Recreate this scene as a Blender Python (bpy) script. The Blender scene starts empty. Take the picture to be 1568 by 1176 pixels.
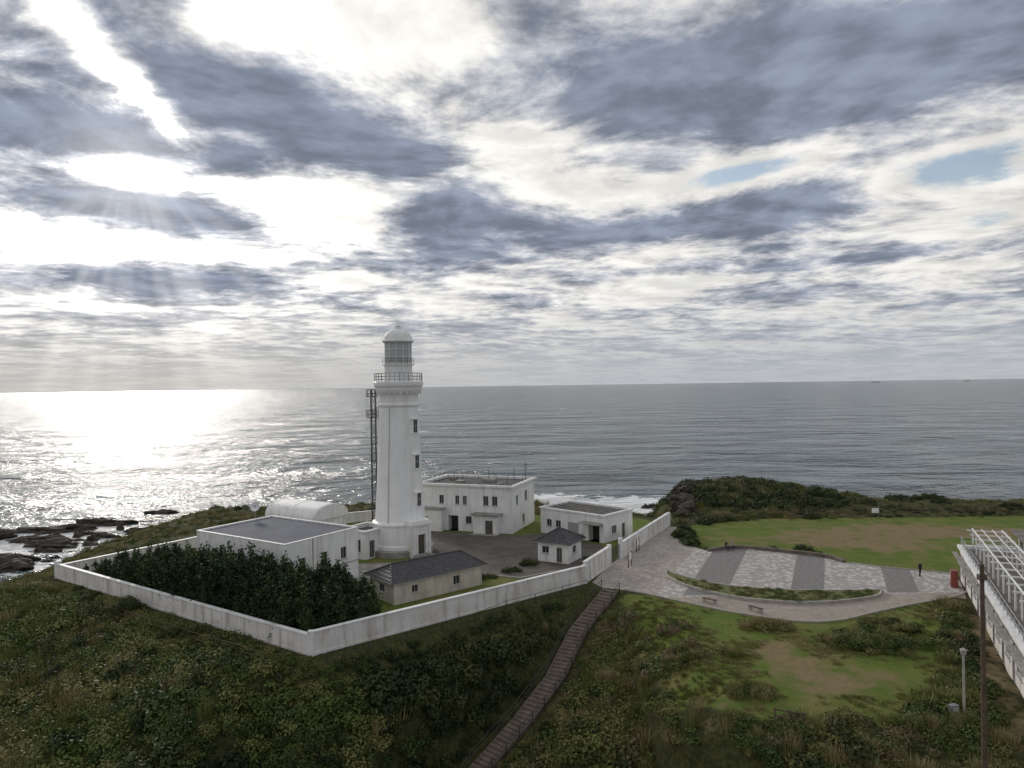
import bpy, bmesh, math, random
import numpy as np
from mathutils import Vector, Matrix
random.seed(7); rng=np.random.default_rng(7)
scene=bpy.context.scene
R=math.radians
SEA=-20.0
SUN_AZ=-28.4; SUN_EL=17.0; GLOW_EL=15.0
# ---------------------------------------------------------------- node helpers
class E:
    T=None
    def __init__(s,v): s.v=v
    @staticmethod
    def m(op,*a):
        n=E.T.nodes.new('ShaderNodeMath'); n.operation=op
        for i,x in enumerate(a):
            if isinstance(x,E): E.T.links.new(x.v,n.inputs[i])
            else: n.inputs[i].default_value=float(x)
        return E(n.outputs[0])
    def __add__(s,o): return E.m('ADD',s,o)
    __radd__=__add__
    def __sub__(s,o): return E.m('SUBTRACT',s,o)
    def __rsub__(s,o): return E.m('SUBTRACT',o,s)
    def __mul__(s,o): return E.m('MULTIPLY',s,o)
    __rmul__=__mul__
    def __truediv__(s,o): return E.m('DIVIDE',s,o)
    def __rtruediv__(s,o): return E.m('DIVIDE',o,s)
def eexp(x): return E.m('EXPONENT',x)
def emax(a,b): return E.m('MAXIMUM',a,b)
def emin(a,b): return E.m('MINIMUM',a,b)
def sstep(x,a,b,lo=0.,hi=1.,kind='SMOOTHSTEP'):
    n=E.T.nodes.new('ShaderNodeMapRange'); n.interpolation_type=kind
    if isinstance(x,E): E.T.links.new(x.v,n.inputs[0])
    n.inputs[1].default_value=a; n.inputs[2].default_value=b
    n.inputs[3].default_value=lo; n.inputs[4].default_value=hi
    return E(n.outputs[0])
def comb(x,y,z):
    n=E.T.nodes.new('ShaderNodeCombineXYZ')
    for i,q in enumerate((x,y,z)):
        if isinstance(q,E): E.T.links.new(q.v,n.inputs[i])
        else: n.inputs[i].default_value=q
    return n.outputs[0]
def nz(vec,scale,detail=4,rough=.55,dist=0.,col=False):
    n=E.T.nodes.new('ShaderNodeTexNoise')
    if vec is not None: E.T.links.new(vec,n.inputs['Vector'])
    n.inputs['Scale'].default_value=scale; n.inputs['Detail'].default_value=detail
    n.inputs['Roughness'].default_value=rough; n.inputs['Distortion'].default_value=dist
    return n.outputs['Color'] if col else E(n.outputs['Fac'])
def vmap(vec,sc=(1,1,1),rot=(0,0,0)):
    n=E.T.nodes.new('ShaderNodeMapping'); E.T.links.new(vec,n.inputs[0])
    n.inputs['Scale'].default_value=sc; n.inputs['Rotation'].default_value=rot
    return n.outputs[0]
def cmix(f,a,b,mode='MIX'):
    n=E.T.nodes.new('ShaderNodeMix'); n.data_type='RGBA'; n.blend_type=mode
    if isinstance(f,E): E.T.links.new(f.v,n.inputs[0])
    else: n.inputs[0].default_value=f
    for i,q in ((6,a),(7,b)):
        if isinstance(q,tuple): n.inputs[i].default_value=(*q[:3],1)
        elif isinstance(q,E): E.T.links.new(q.v,n.inputs[i])
        else: E.T.links.new(q,n.inputs[i])
    return n.outputs[2]
def newmat(name):
    m=bpy.data.materials.new(name); m.use_nodes=True
    E.T=m.node_tree
    p=E.T.nodes['Principled BSDF']
    return m,p
def bump(p,h,strength,dist):
    b=E.T.nodes.new('ShaderNodeBump'); b.inputs['Strength'].default_value=strength
    b.inputs['Distance'].default_value=dist
    E.T.links.new(h.v,b.inputs['Height']); E.T.links.new(b.outputs[0],p.inputs['Normal'])
def ocoord():
    n=E.T.nodes.new('ShaderNodeTexCoord'); return n.outputs['Object']
def wcoord():
    n=E.T.nodes.new('ShaderNodeNewGeometry'); return n.outputs['Position']
def sep(v):
    n=E.T.nodes.new('ShaderNodeSeparateXYZ'); E.T.links.new(v,n.inputs[0])
    return E(n.outputs[0]),E(n.outputs[1]),E(n.outputs[2])
def pmat(name,c1,c2,scale=2.,rough=.7,bs=25.,bd=.01,metal=0.,stain=None):
    m,p=newmat(name); w=wcoord()
    f=sstep(nz(w,scale,4,.6),.3,.7)
    c=cmix(f,c1,c2)
    if stain:
        s=nz(vmap(w,(1.3,1.3,.16)),1.0,4,.65)
        c=cmix(sstep(s,.45,.76,0,.8),c,stain)
    E.T.links.new(c,p.inputs['Base Color'])
    p.inputs['Roughness'].default_value=rough; p.inputs['Metallic'].default_value=metal
    if rough>=.7: p.inputs['Specular IOR Level'].default_value=.25
    bump(p,nz(w,bs,3,.6),.5,bd)
    return m
M={}
M['white']=pmat('white_paint',(.80,.80,.80),(.70,.70,.70),.8,.6,18,.008,stain=(.50,.48,.45))
M['tower']=pmat('tower_paint',(.82,.82,.82),(.77,.77,.77),.5,.5,9,.008,stain=(.66,.65,.63))
M['wallw']=pmat('wall_paint',(.76,.74,.72),(.62,.59,.56),.6,.7,14,.012,stain=(.34,.31,.27))
M['cream']=pmat('cream_render',(.62,.58,.50),(.5,.47,.41),.9,.75,14,.012,stain=(.3,.27,.23))
M['roofg']=pmat('roof_grey_membrane',(.125,.135,.165),(.09,.10,.125),.35,.85,10,.01)
M['roofd']=pmat('roof_dark',(.075,.073,.075),(.12,.115,.11),.7,.85,8,.02)
M['roofb']=pmat('roof_weathered',(.22,.20,.185),(.13,.12,.11),.5,.9,8,.02,stain=(.08,.075,.07))
M['conc']=pmat('concrete',(.36,.34,.31),(.24,.23,.21),.8,.85,16,.015,stain=(.13,.12,.1))
M['asph']=pmat('asphalt',(.13,.115,.10),(.085,.075,.068),.35,.95,30,.01)
M['metal']=pmat('galvanised_metal',(.3,.3,.3),(.2,.2,.2),3,.5,30,.002,metal=.5)
M['dmetal']=pmat('dark_metal',(.06,.055,.05),(.03,.03,.03),3,.5,30,.002)
M['door']=pmat('door_paint',(.10,.085,.07),(.07,.06,.05),2,.6,20,.004)
M['frame']=pmat('window_frame',(.45,.45,.45),(.35,.35,.35),2,.5,20,.002)
M['wood']=pmat('weathered_wood',(.14,.10,.07),(.08,.06,.045),3,.8,20,.01)
M['kerb']=pmat('kerb_stone',(.42,.39,.35),(.3,.28,.25),1.5,.85,16,.01)
M['step']=pmat('stair_stone',(.2,.16,.13),(.12,.1,.085),1.2,.9,12,.02)
M['rock']=pmat('shore_rock',(.09,.075,.06),(.035,.03,.028),.4,.85,1.2,.3)
M['red']=pmat('red_paint',(.30,.07,.05),(.22,.05,.04),2,.5,20,.002)
def glassmat(name,c,ro=.08):
    m,p=newmat(name); p.inputs['Base Color'].default_value=(*c,1); p.inputs['Roughness'].default_value=ro
    p.inputs['Specular IOR Level'].default_value=.6
    return m
M['glass']=glassmat('window_glass',(.03,.035,.04))
M['lens']=glassmat('lantern_glass',(.36,.38,.38),.15)
M['dark']=glassmat('dark_interior',(.02,.018,.016),.6)
m,p=newmat('roof_tiles'); w=ocoord(); x,y,z=sep(w)
wv=E.m('SINE',y*16.0); wx=E.m('SINE',x*20.0)
E.T.links.new(cmix(sstep(nz(w,2.5,4),.3,.7),(.045,.045,.05),(.08,.08,.085)),p.inputs['Base Color'])
p.inputs['Roughness'].default_value=.6; p.inputs['Specular IOR Level'].default_value=.3
bump(p,wv+wx*.7,.8,.04); M['tile']=m
def leafmat(name,a,b,c):
    m,p=newmat(name)
    oi=E.T.nodes.new('ShaderNodeObjectInfo'); r=E(oi.outputs['Random'])
    w=wcoord()
    big=nz(w,.11,2,.6)
    col=cmix(r,a,b)
    col=cmix(sstep(big+r*.35,.55,.85),col,c)
    E.T.links.new(col,p.inputs['Base Color'])
    p.inputs['Roughness'].default_value=.6
    p.inputs['Specular IOR Level'].default_value=.2
    return m
M['leafA']=leafmat('leaf_dark_green',(.032,.055,.014),(.062,.095,.024),(.09,.11,.03))
M['leafD']=leafmat('leaf_deep_green',(.018,.031,.010),(.036,.056,.016),(.058,.07,.022))
M['leafB']=leafmat('leaf_olive',(.075,.105,.024),(.13,.155,.040),(.18,.17,.06))
M['leafC']=leafmat('leaf_brown',(.14,.10,.058),(.21,.165,.10),(.13,.12,.05))
M['leafG']=leafmat('grass_blades',(.13,.15,.04),(.21,.20,.07),(.30,.25,.13))
M['leafT']=leafmat('conifer_needles',(.016,.034,.014),(.034,.060,.02),(.045,.07,.022))
# ---------------------------------------------------------------- mesh helpers
def link(o,parent=None):
    scene.collection.objects.link(o)
    if parent: o.parent=parent
    return o
def mesh(name,v,f,mat,parent=None,smooth=False,loc=None):
    me=bpy.data.meshes.new(name); me.from_pydata([tuple(map(float,a)) for a in v],[],f); me.update()
    if mat: me.materials.append(mat)
    if smooth: me.polygons.foreach_set('use_smooth',[True]*len(me.polygons))
    o=bpy.data.objects.new(name,me)
    if loc: o.location=loc
    return link(o,parent)
def empty(name,loc=(0,0,0),rz=0.):
    o=bpy.data.objects.new(name,None); o.location=loc; o.rotation_euler=(0,0,rz); o.empty_display_size=.5
    return link(o)
class MB:
    def __init__(s): s.v=[]; s.f=[]
    def box(s,x0,x1,y0,y1,z0,z1,Mx=None):
        b=len(s.v)
        c=[(x0,y0,z0),(x1,y0,z0),(x1,y1,z0),(x0,y1,z0),(x0,y0,z1),(x1,y0,z1),(x1,y1,z1),(x0,y1,z1)]
        if Mx is not None: c=[tuple(Mx@Vector(q)) for q in c]
        s.v+=c
        s.f+=[tuple(b+i for i in q) for q in ((3,2,1,0),(4,5,6,7),(0,1,5,4),(1,2,6,5),(2,3,7,6),(3,0,4,7))]
        return s
    def tube(s,p,q,r,n=6,r2=None):
        p=Vector(p); q=Vector(q); d=(q-p)
        if d.length<1e-6: return s
        r2=r if r2 is None else r2
        z=d.normalized(); a=z.orthogonal().normalized(); c=z.cross(a); b=len(s.v)
        for k,(o,rr) in enumerate(((p,r),(q,r2))):
            for i in range(n):
                t=2*math.pi*i/n; s.v.append(tuple(o+a*math.cos(t)*rr+c*math.sin(t)*rr))
        for i in range(n): s.f.append((b+i,b+(i+1)%n,b+n+(i+1)%n,b+n+i))
        s.f.append(tuple(b+n-1-i for i in range(n))); s.f.append(tuple(b+n+i for i in range(n)))
        return s
    def quad(s,*c):
        b=len(s.v); s.v+=[tuple(q) for q in c]; s.f.append(tuple(range(b,b+len(c)))); return s
    def out(s,name,mat,parent=None,bev=0,smooth=False,loc=None):
        o=mesh(name,s.v,s.f,mat,parent,smooth,loc)
        if bev:
            md=o.modifiers.new('bevel','BEVEL'); md.width=bev; md.segments=2; md.limit_method='ANGLE'
        return o
def box(name,x0,x1,y0,y1,z0,z1,mat,parent,bev=0.02):
    return MB().box(x0,x1,y0,y1,z0,z1).out(name,mat,parent,bev)
def lathe(name,prof,mat,parent,seg=64,smooth=True):
    v=[];f=[]
    for r,z in prof:
        for i in range(seg):
            t=2*math.pi*i/seg; v.append((r*math.cos(t),r*math.sin(t),z))
    for k in range(len(prof)-1):
        for i in range(seg):
            j=(i+1)%seg; f.append((k*seg+i,k*seg+j,(k+1)*seg+j,(k+1)*seg+i))
    o=mesh(name,v,f,mat,parent,smooth)
    if smooth:
        md=o.modifiers.new('es','EDGE_SPLIT'); md.split_angle=R(28)
    return o
# ---------------------------------------------------------------- facades/buildings
def facade(parent,name,o,ax,inw,width,H,ops,wm,z0=0.,base=-.6):
    o=Vector((o[0],o[1],0)); ax=Vector((ax[0],ax[1],0)); inw=Vector((inw[0],inw[1],0))
    P=lambda s,d,z: o+ax*s+inw*d+Vector((0,0,z))
    xs=sorted({0.,width}|{q[0] for q in ops}|{q[1] for q in ops})
    zs=sorted({base,H}|{q[2] for q in ops}|{q[3] for q in ops})
    w=MB()
    for i in range(len(xs)-1):
        for j in range(len(zs)-1):
            cx=(xs[i]+xs[i+1])/2; cz=(zs[j]+zs[j+1])/2
            if any(q[0]<cx<q[1] and q[2]<cz<q[3] for q in ops): continue
            w.quad(P(xs[i],0,zs[j]),P(xs[i+1],0,zs[j]),P(xs[i+1],0,zs[j+1]),P(xs[i],0,zs[j+1]))
    g=MB(); fr=MB(); dk=MB(); dr=MB(); sl=MB()
    B=Matrix(((ax.x,inw.x,0,o.x),(ax.y,inw.y,0,o.y),(0,0,1,0),(0,0,0,1)))
    for (a,b,c,d,k) in ops:
        r={'win':.16,'door':.2,'dark':1.2,'shut':.12}[k]
        w.quad(P(a,0,c),P(a,r,c),P(a,r,d),P(a,0,d)); w.quad(P(b,0,c),P(b,0,d),P(b,r,d),P(b,r,c))
        w.quad(P(a,0,d),P(a,r,d),P(b,r,d),P(b,0,d)); w.quad(P(a,0,c),P(b,0,c),P(b,r,c),P(a,r,c))
        t={'win':g,'door':dr,'dark':dk,'shut':sl}[k]
        t.quad(P(a,r,c),P(b,r,c),P(b,r,d),P(a,r,d))
        if k=='win':
            e=.05; y0,y1=r-.06,r-.004
            fr.box(a,a+e,y0,y1,c,d,B); fr.box(b-e,b,y0,y1,c,d,B)
            fr.box(a+e,b-e,y0,y1,c,c+e,B); fr.box(a+e,b-e,y0,y1,d-e,d,B)
            mx=(a+b)/2; fr.box(mx-.025,mx+.025,y0,y1,c+e,d-e,B)
            fr.box(a-.1,b+.1,-.1,.05,c-.09,c-.003,B)
        if k=='door':
            mx=(a+b)/2; fr.box(mx-.02,mx+.02,r-.04,r-.004,c,d,B); fr.box(a,b,r-.05,r-.004,d-.08,d,B)
        if k=='shut':
            n=int((d-c)/.12)
            for i in range(n): fr.box(a,b,r-.03,r-.004,c+i*.12+.02,c+i*.12+.1,B)
    w.out(name,wm,parent)
    if g.v: g.out(name+'_glass',M['glass'],parent)
    if fr.v: fr.out(name+'_frames',M['frame'],parent)
    if dk.v: dk.out(name+'_openings',M['dark'],parent)
    if dr.v: dr.out(name+'_doors',M['door'],parent)
    if sl.v: sl.out(name+'_shutters',M['metal'],parent)
def building(name,loc,rot,L,W,H,ops={},wm=None,roof=None,oh=.12,cop=.14,roofdrop=.35,copmat=None,flat=True):
    wm=wm or M['white']; g=empty(name,(loc[0],loc[1],loc[2] if len(loc)>2 else 0),R(rot))
    facade(g,'front_wall',(0,0),(1,0),(0,1),L,H,ops.get('front',[]),wm)
    facade(g,'right_wall',(L,0),(0,1),(-1,0),W,H,ops.get('right',[]),wm)
    facade(g,'back_wall',(L,W),(-1,0),(0,-1),L,H,ops.get('back',[]),wm)
    facade(g,'left_wall',(0,W),(0,-1),(1,0),W,H,ops.get('left',[]),wm)
    if flat:
        cm=copmat or wm
        c=MB(); t=.28
        c.box(-oh,L+oh,-oh,t,H+.003,H+cop); c.box(-oh,L+oh,W-t,W+oh,H+.003,H+cop)
        c.box(-oh,t,t,W-t,H+.003,H+cop); c.box(L-t,L+oh,t,W-t,H+.003,H+cop)
        c.out('coping',cm,g,.015)
        pz=MB(); e=.02
        pz.box(e,L-e,e,t-.02,H-roofdrop,H); pz.box(e,L-e,W-t+.02,W-e,H-roofdrop,H)
        pz.box(e,t-.02,t-.02,W-t+.02,H-roofdrop,H); pz.box(L-t+.02,L-e,t-.02,W-t+.02,H-roofdrop,H)
        pz.out('parapet',wm,g)
        MB().box(e+.01,L-e-.01,e+.01,W-e-.01,H-roofdrop-.2,H-roofdrop+.01).out('roof',roof or M['roofd'],g)
    return g
def hiproof(g,L,W,H,rise,oh,mat,inset=None):
    inset=W/2+oh if inset is None else inset
    a,b,c,d=(-oh,-oh),(L+oh,-oh),(L+oh,W+oh),(-oh,W+oh)
    r1=(-oh+inset,W/2); r2=(L+oh-inset,W/2)
    v=[(*a,H),(*b,H),(*c,H),(*d,H),(*r1,H+rise),(*r2,H+rise)]
    v+=[(*a,H-.12),(*b,H-.12),(*c,H-.12),(*d,H-.12)]
    f=[(0,1,5,4),(1,2,5),(2,3,4,5),(3,0,4)]
    mesh('roof_tiles',v[:6],f,mat,g)
    mesh('eaves',[v[i] for i in (0,1,2,3,6,7,8,9)],[(0,1,5,4),(1,2,6,5),(2,3,7,6),(3,0,4,7),(4,5,6,7)],M['conc'],g)
    rg=MB()
    if inset<(L+2*oh)/2-.01: rg.tube(v[4],v[5],.12,8)
    for i,j in ((0,4),(3,4),(1,5),(2,5)): rg.tube(v[i],v[j],.1,8)
    rg.out('ridge_caps',mat,g)
# ================================================================ TERRAIN
WA=(-56,87); WB=(-17.3,60.8); WC=(8.4,81.6); WD=(25.3,114.)
COMP=np.array([WA,WB,WC,WD,(22,121),(0,126),(-20,124),(-38,115)],float)
COAST=np.array([(-300,-150),(-150,20),(-110,85),(-88,112),(-72,127),(-57,137),(-30,140),(0,140),(14,132),(23.5,122),(29.5,124),(32.5,138),(41,156),(58,160),(75,150),(92,133),(115,118),(160,100),(320,60),(320,-150)],float)
STAIR=np.array([(11,78.9,0),(6.8,73.2,-2.5),(4.1,67.8,-5),(.9,63.5,-7),(-2.7,60,-9.3),(-6.2,54.5,-12.3),(-10,45,-17)],float)
LAWN=[np.array([(12,77),(12.5,70),(13,62),(12,53),(16,48),(27,47.5),(34.5,56),(41,66),(45,74),(41,72),(36,69.6),(31.7,67.5),(27.8,67),(23.5,69),(19.8,72),(15,76)],float),
      np.array([(25.5,112),(42,118),(95,117),(110,90),(70,80),(52,82.5),(44,87),(40,96),(26,99)],float)]
DIRT=[np.array([(22.2,62.4),(24.5,62.3),(25.5,58.2),(29.5,53.8),(28,51.5),(23.7,51.4),(20.5,51.6),(19.6,53.6),(21.2,57.6),(20.8,60)],float),
      np.array([(36,101),(42,110),(52,112),(60,115),(72,109),(84,108),(74,99),(62,101),(54,93),(45,96)],float),
      np.array([(33,46),(37,56),(43,66),(48,73),(51,77),(44,64),(36,48)],float),
      np.array([(17.6,54.2),(16,52.4),(13.6,49.8),(12.6,46.8),(13.4,46.2),(14.6,48.8),(16.6,51),(18.2,52.8)],float)]
def pin(x,y,poly):
    ins=np.zeros(x.shape,bool); n=len(poly); j=n-1
    for i in range(n):
        xi,yi=poly[i]; xj,yj=poly[j]
        c=((yi>y)!=(yj>y))&(x<(xj-xi)*(y-yi)/((yj-yi)+1e-12)+xi)
        ins^=c; j=i
    return ins
def pdist(x,y,poly,closed=True):
    n=len(poly); best=np.full(x.shape,1e9)
    for i in range(n if closed else n-1):
        ax_,ay=poly[i][:2]; bx,by=poly[(i+1)%n][:2]
        dx,dy=bx-ax_,by-ay; t=np.clip(((x-ax_)*dx+(y-ay)*dy)/(dx*dx+dy*dy),0,1)
        best=np.minimum(best,np.hypot(x-ax_-t*dx,y-ay-t*dy))
    return best
def sdf(x,y,poly): 
    d=pdist(x,y,poly); return np.where(pin(x,y,poly),-d,d)
def ss(x,a,b):
    t=np.clip((x-a)/(b-a),0,1); return t*t*(3-2*t)
_lat=rng.random((256,256))
def vnoise(x,y,s):
    x=x/s+1000; y=y/s+1000; xi=np.floor(x).astype(int); yi=np.floor(y).astype(int); fx=x-xi; fy=y-yi
    fx=fx*fx*(3-2*fx); fy=fy*fy*(3-2*fy)
    g=lambda a,b:_lat[a%256,b%256]
    return (g(xi,yi)*(1-fx)+g(xi+1,yi)*fx)*(1-fy)+(g(xi,yi+1)*(1-fx)+g(xi+1,yi+1)*fx)*fy-.5
def fb(x,y,s,o=4):
    r=0;a=1.
    for k in range(o): r=r+a*vnoise(x+k*37.1,y-k*19.7,s/2**k); a*=.5
    return r
def stairinfo(x,y):
    best=np.full(x.shape,1e9); zz=np.zeros(x.shape); sd=np.zeros(x.shape)
    for i in range(len(STAIR)-1):
        a=STAIR[i]; b=STAIR[i+1]; d=b-a
        t=np.clip(((x-a[0])*d[0]+(y-a[1])*d[1])/(d[0]**2+d[1]**2),0,1)
        q=np.hypot(x-a[0]-t*d[0],y-a[1]-t*d[1]); cr=d[0]*(y-a[1])-d[1]*(x-a[0])
        m_=q<best; best=np.where(m_,q,best); zz=np.where(m_,a[2]+t*d[2],zz); sd=np.where(m_,cr,sd)
    return best,zz,sd
def height(x,y):
    x=np.asarray(x,float); y=np.asarray(y,float)
    dc=sdf(x,y,COMP)
    z=np.zeros(x.shape)
    left=(x<11)
    zl=-.30*np.maximum(0,dc-2.5)
    frontmask=ss(84-y,-12,8)
    z=np.where(left,zl*frontmask,0)
    z=z-ss(50-y,0,14)*2.2*ss(x,4,14)
    z=z-np.maximum(0,-57-x)*.30*ss(-x,55,62)
    d,zs,sd=stairinfo(x,y)
    k=np.where(sd<0,.95,.42)
    zv=zs-.35+k*np.maximum(0,d-1.25)
    zv=np.where(y>79,9,zv)
    z=np.minimum(z,zv)
    for (cx,cy,a,r) in ((52,144,1.5,9),(41,141,1.1,7),(66,143,.5,9),(33,130,.8,4)):
        z=z+a*np.exp(-((x-cx)**2+(y-cy)**2)/r**2)
    z=z-1.3*ss(y,126,146)*ss(x,58,75)
    wild=ss(dc,1.5,6)
    lw=np.minimum(sdf(x,y,LAWN[0]),sdf(x,y,LAWN[1]))
    pv=sdf(x,y,PAVE)
    fl=wild*ss(lw,0,5)*ss(pv,.6,4)*ss(d,1.2,3.5)
    z=z+fl*(fb(x,y,14)*1.5+fb(x,y,4,3)*.6)
    z=np.where((x<12)&(y<92),np.maximum(z,-np.maximum(0,dc-1.4)*.85-.15-6*(1-ss(d,2.,6.))*ss(dc,5,9)),z)
    co=sdf(x,y,COAST)
    drop=ss(co,-1.,24+fb(x,y,20)*8)*23
    z=z-drop+ss(co,0,6)*fb(x,y,5,4)*2.2
    z=np.where(dc<.8,np.where(dc<.3,0.,z*ss(dc,.3,.8)),z)
    z=np.where(pv<.5,-0.0,z)
    return z
PAVE=np.array([(12.0,88.5),(14.8,95.5),(20.5,107),(24.2,113.5),(26.6,112.5),(25.3,104),(25.4,98.9),(26.7,96.2),(31.2,97.8),(36.5,95),(40.6,92.3),(42.5,89),(45,87),(52,83.4),(50.8,80),(49.3,77),(47.5,73.8),(46.5,74.3),(41.2,72.2),(35.9,69.8),(31.7,67.7),(27.8,67.3),(23.5,69.4),(19.8,72.2),(15.3,76.4),(12.6,78.6),(10.2,79.6),(9.3,81.8)],float)
def axis(parts):
    r=[]
    for a,b,s in parts: r+=list(np.arange(a,b,s))
    r.append(parts[-1][1]); return np.array(r)
gx=axis([(-300,-110,8),(-110,-60,1.5),(-60,60,.7),(60,115,1.2),(115,320,8)])
gy=axis([(-150,20,8),(20,38,2),(38,100,.7),(100,170,1.1),(170,215,5)])
X,Y=np.meshgrid(gx,gy); Z=height(X,Y)
nx,ny=len(gx),len(gy)
verts=np.stack([X.ravel(),Y.ravel(),Z.ravel()],1)
idx=np.arange(nx*ny).reshape(ny,nx)
q=np.stack([idx[:-1,:-1].ravel(),idx[:-1,1:].ravel(),idx[1:,1:].ravel(),idx[1:,:-1].ravel()],1)[:,::-1]
me=bpy.data.meshes.new('terrain'); me.vertices.add(len(verts)); me.vertices.foreach_set('co',verts.ravel())
me.loops.add(q.size); me.loops.foreach_set('vertex_index',q.ravel().astype(np.int32))
me.polygons.add(len(q)); me.polygons.foreach_set('loop_start',(np.arange(len(q))*4).astype(np.int32))
me.update(calc_edges=True); me.validate()
me.polygons.foreach_set('use_smooth',[True]*len(me.polygons))
def zones(x,y):
    lawn=np.maximum(ss(-sdf(x,y,LAWN[0]),-2,1.5),ss(-sdf(x,y,LAWN[1]),-2,1.5))
    dirt=0
    for i,dpoly in enumerate(DIRT):
        e=(2.2,3.,2.,.8)[i]; dirt=np.maximum(dirt,ss(-sdf(x,y,dpoly),-e,e)*(.92,.95,1,.75)[i])
    dc=sdf(x,y,COMP); comp=ss(-dc,0,.6)
    lawn=np.maximum(lawn,comp)
    return lawn,dirt
lawn,dirt=zones(X.ravel(),Y.ravel())
coastd=sdf(X.ravel(),Y.ravel(),COAST); rock=ss(coastd+fb(X.ravel(),Y.ravel(),9)*8,2,12)
ca=me.color_attributes.new('zones','FLOAT_COLOR','POINT')
ca.data.foreach_set('color',np.stack([dirt,lawn,rock,np.ones_like(rock)],1).ravel().astype(np.float32))
ter=bpy.data.objects.new('terrain',me); link(ter)
m,p=newmat('terrain_ground'); w=wcoord()
at=E.T.nodes.new('ShaderNodeAttribute'); at.attribute_name='zones'
sc=E.T.nodes.new('ShaderNodeSeparateColor'); E.T.links.new(at.outputs['Color'],sc.inputs[0])
fd,fl_,fr_=[E(sc.outputs[i]) for i in range(3)]
n1=nz(w,.35,5,.65); n2=nz(w,2.2,5,.7); n3=nz(w,.09,3,.5)
wildc=cmix(sstep(n2,.35,.7),(.035,.042,.016),(.09,.085,.035))
lawnc=cmix(sstep(n1,.35,.65),(.100,.148,.028),(.155,.175,.045))
lawnc=cmix(sstep(n2,.4,.75,0,.5),lawnc,(.070,.10,.022))
lawnc=cmix(sstep(n3*1.3+n1*.7,.98,1.26,0,.6),lawnc,(.21,.165,.08))
dirtc=cmix(sstep(n2,.3,.7),(.26,.195,.115),(.18,.145,.075))
rockc=cmix(sstep(n1,.35,.65),(.26,.19,.10),(.08,.065,.045))
c=cmix(sstep(fl_+(n1-.5)*.9,.35,.6),wildc,lawnc)
c=cmix(sstep(fd+(n1-.5)*2.8+(n2-.5)*1.2,.35,1.0),c,dirtc)
c=cmix(sstep(fr_+(n1-.5)*.6,.4,.6),c,rockc)
E.T.links.new(c,p.inputs['Base Color']); p.inputs['Roughness'].default_value=.95; p.inputs['Specular IOR Level'].default_value=.1
bump(p,nz(w,5,5,.7)+nz(w,22,2,.6)*.4,.8,.12)
me.materials.append(m)
# ================================================================ SEA
m,p=newmat('sea_water'); w=wcoord(); x,y,z=sep(w)
def blob(cx,cy,rx,ry):
    a=(x-cx)/rx; b=(y-cy)/ry; return eexp((a*a+b*b)*-1.)
fm=blob(-136,196,38,36)*1.2+blob(49,250,24,20)*1.7+blob(10,262,18,16)*1.7
fn=nz(w,.16,5,.68,.6)
foam=sstep(fm*.5+(fn-.5)*1.9,.28,.50)*sstep(fm,.05,.3)
wr=vmap(w,(.75,1.25,1),(0,0,R(14)))
frac=nz(wr,.035,6,.72,.4)
caps=sstep(frac,.665,.70)
foam=emin(foam+caps*.45,1.)
bc=cmix(sstep(frac,.40,.60),(.014,.028,.036),(.075,.12,.13))  # light and dark of wave faces painted into the water colour by noise
bc=cmix(foam,bc,(.75,.76,.76))
E.T.links.new(bc,p.inputs['Base Color'])
ro=sstep(foam,0,1,.17,.8); E.T.links.new(ro.v,p.inputs['Roughness'])
p.inputs['IOR'].default_value=1.33
h=nz(wr,.012,7,.61,.3)*34.
bump(p,h,1.0,1.)
S=60000.
sea=mesh('sea',[(-S,-4000,SEA),(S,-4000,SEA),(S,S,SEA),(-S,S,SEA)],[(0,1,2,3)],m)
def rocks(name,items):
    bm=bmesh.new()
    for (cx,cy,sx,sy,h) in items:
        b=bmesh.ops.create_icosphere(bm,subdivisions=4,radius=1.)
        a=random.random()*6
        for v in b['verts']:
            n=v.co.copy()
            k=1+.9*float(fb(np.array(n.x*2+a*9),np.array(n.y*2+n.z*1.3),1.1,5))
            v.co=Vector((n.x*k*sx+cx,n.y*k*sy+cy,SEA-.2+n.z*k*h))
    me=bpy.data.meshes.new(name); bm.to_mesh(me); bm.free(); me.materials.append(M['rock'])
    return link(bpy.data.objects.new(name,me))
items=[(-132,228,9,3,1.9),(-142,218,10,3.5,1.6),(-153,208,8,4,2.6),(-123,247,5,1.5,1.4),(-127,196,7,2.5,1.8),(-136,206,5,2,1),(-120,207,5,1.6,1.2),(-131,178,9,5,2.6),(-122,172,5,4,1.8),(-146,190,6,2,1.4),(-112,215,5,1.5,1.2)]
for i in range(44):
    items.append((random.gauss(-132,14),random.gauss(200,18),random.uniform(.8,3),random.uniform(.6,1.6),random.uniform(.4,1.4)))
rocks('shore_rocks',items)
items=[(56,243,4,3,3),(60,238,5,4,4),(52,240,3,2,2),(63,247,3,2,1.6),(46,243,1.6,1,1.2)]
for i in range(14): items.append((random.gauss(55,5),random.gauss(243,4),random.uniform(.8,2),random.uniform(.6,1.6),random.uniform(.5,1.5)))
rocks('shore_rocks.001',items)
def boulders(name,items):
    bm=bmesh.new()
    for (cx,cy,cz,s) in items:
        b=bmesh.ops.create_icosphere(bm,subdivisions=3,radius=1.); a=random.random()*9
        for v in b['verts']:
            n=v.co.copy(); k=1+1.0*float(fb(np.array(n.x*2+a*9),np.array(n.y*2+n.z*1.7),1.1,4))
            v.co=Vector((n.x*k*s+cx,n.y*k*s*.9+cy,cz+n.z*k*s*.8))
    me=bpy.data.meshes.new(name); bm.to_mesh(me); bm.free(); me.materials.append(M['rock'])
    return link(bpy.data.objects.new(name,me))
it=[]
for i in range(26):
    t=i/25; a=29.5+t*6+random.uniform(-1,1); b=122+t*24+random.uniform(-1,1)
    it.append((a,b,float(height(np.array(a),np.array(b)))+.2,random.uniform(.7,1.7)))
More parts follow.
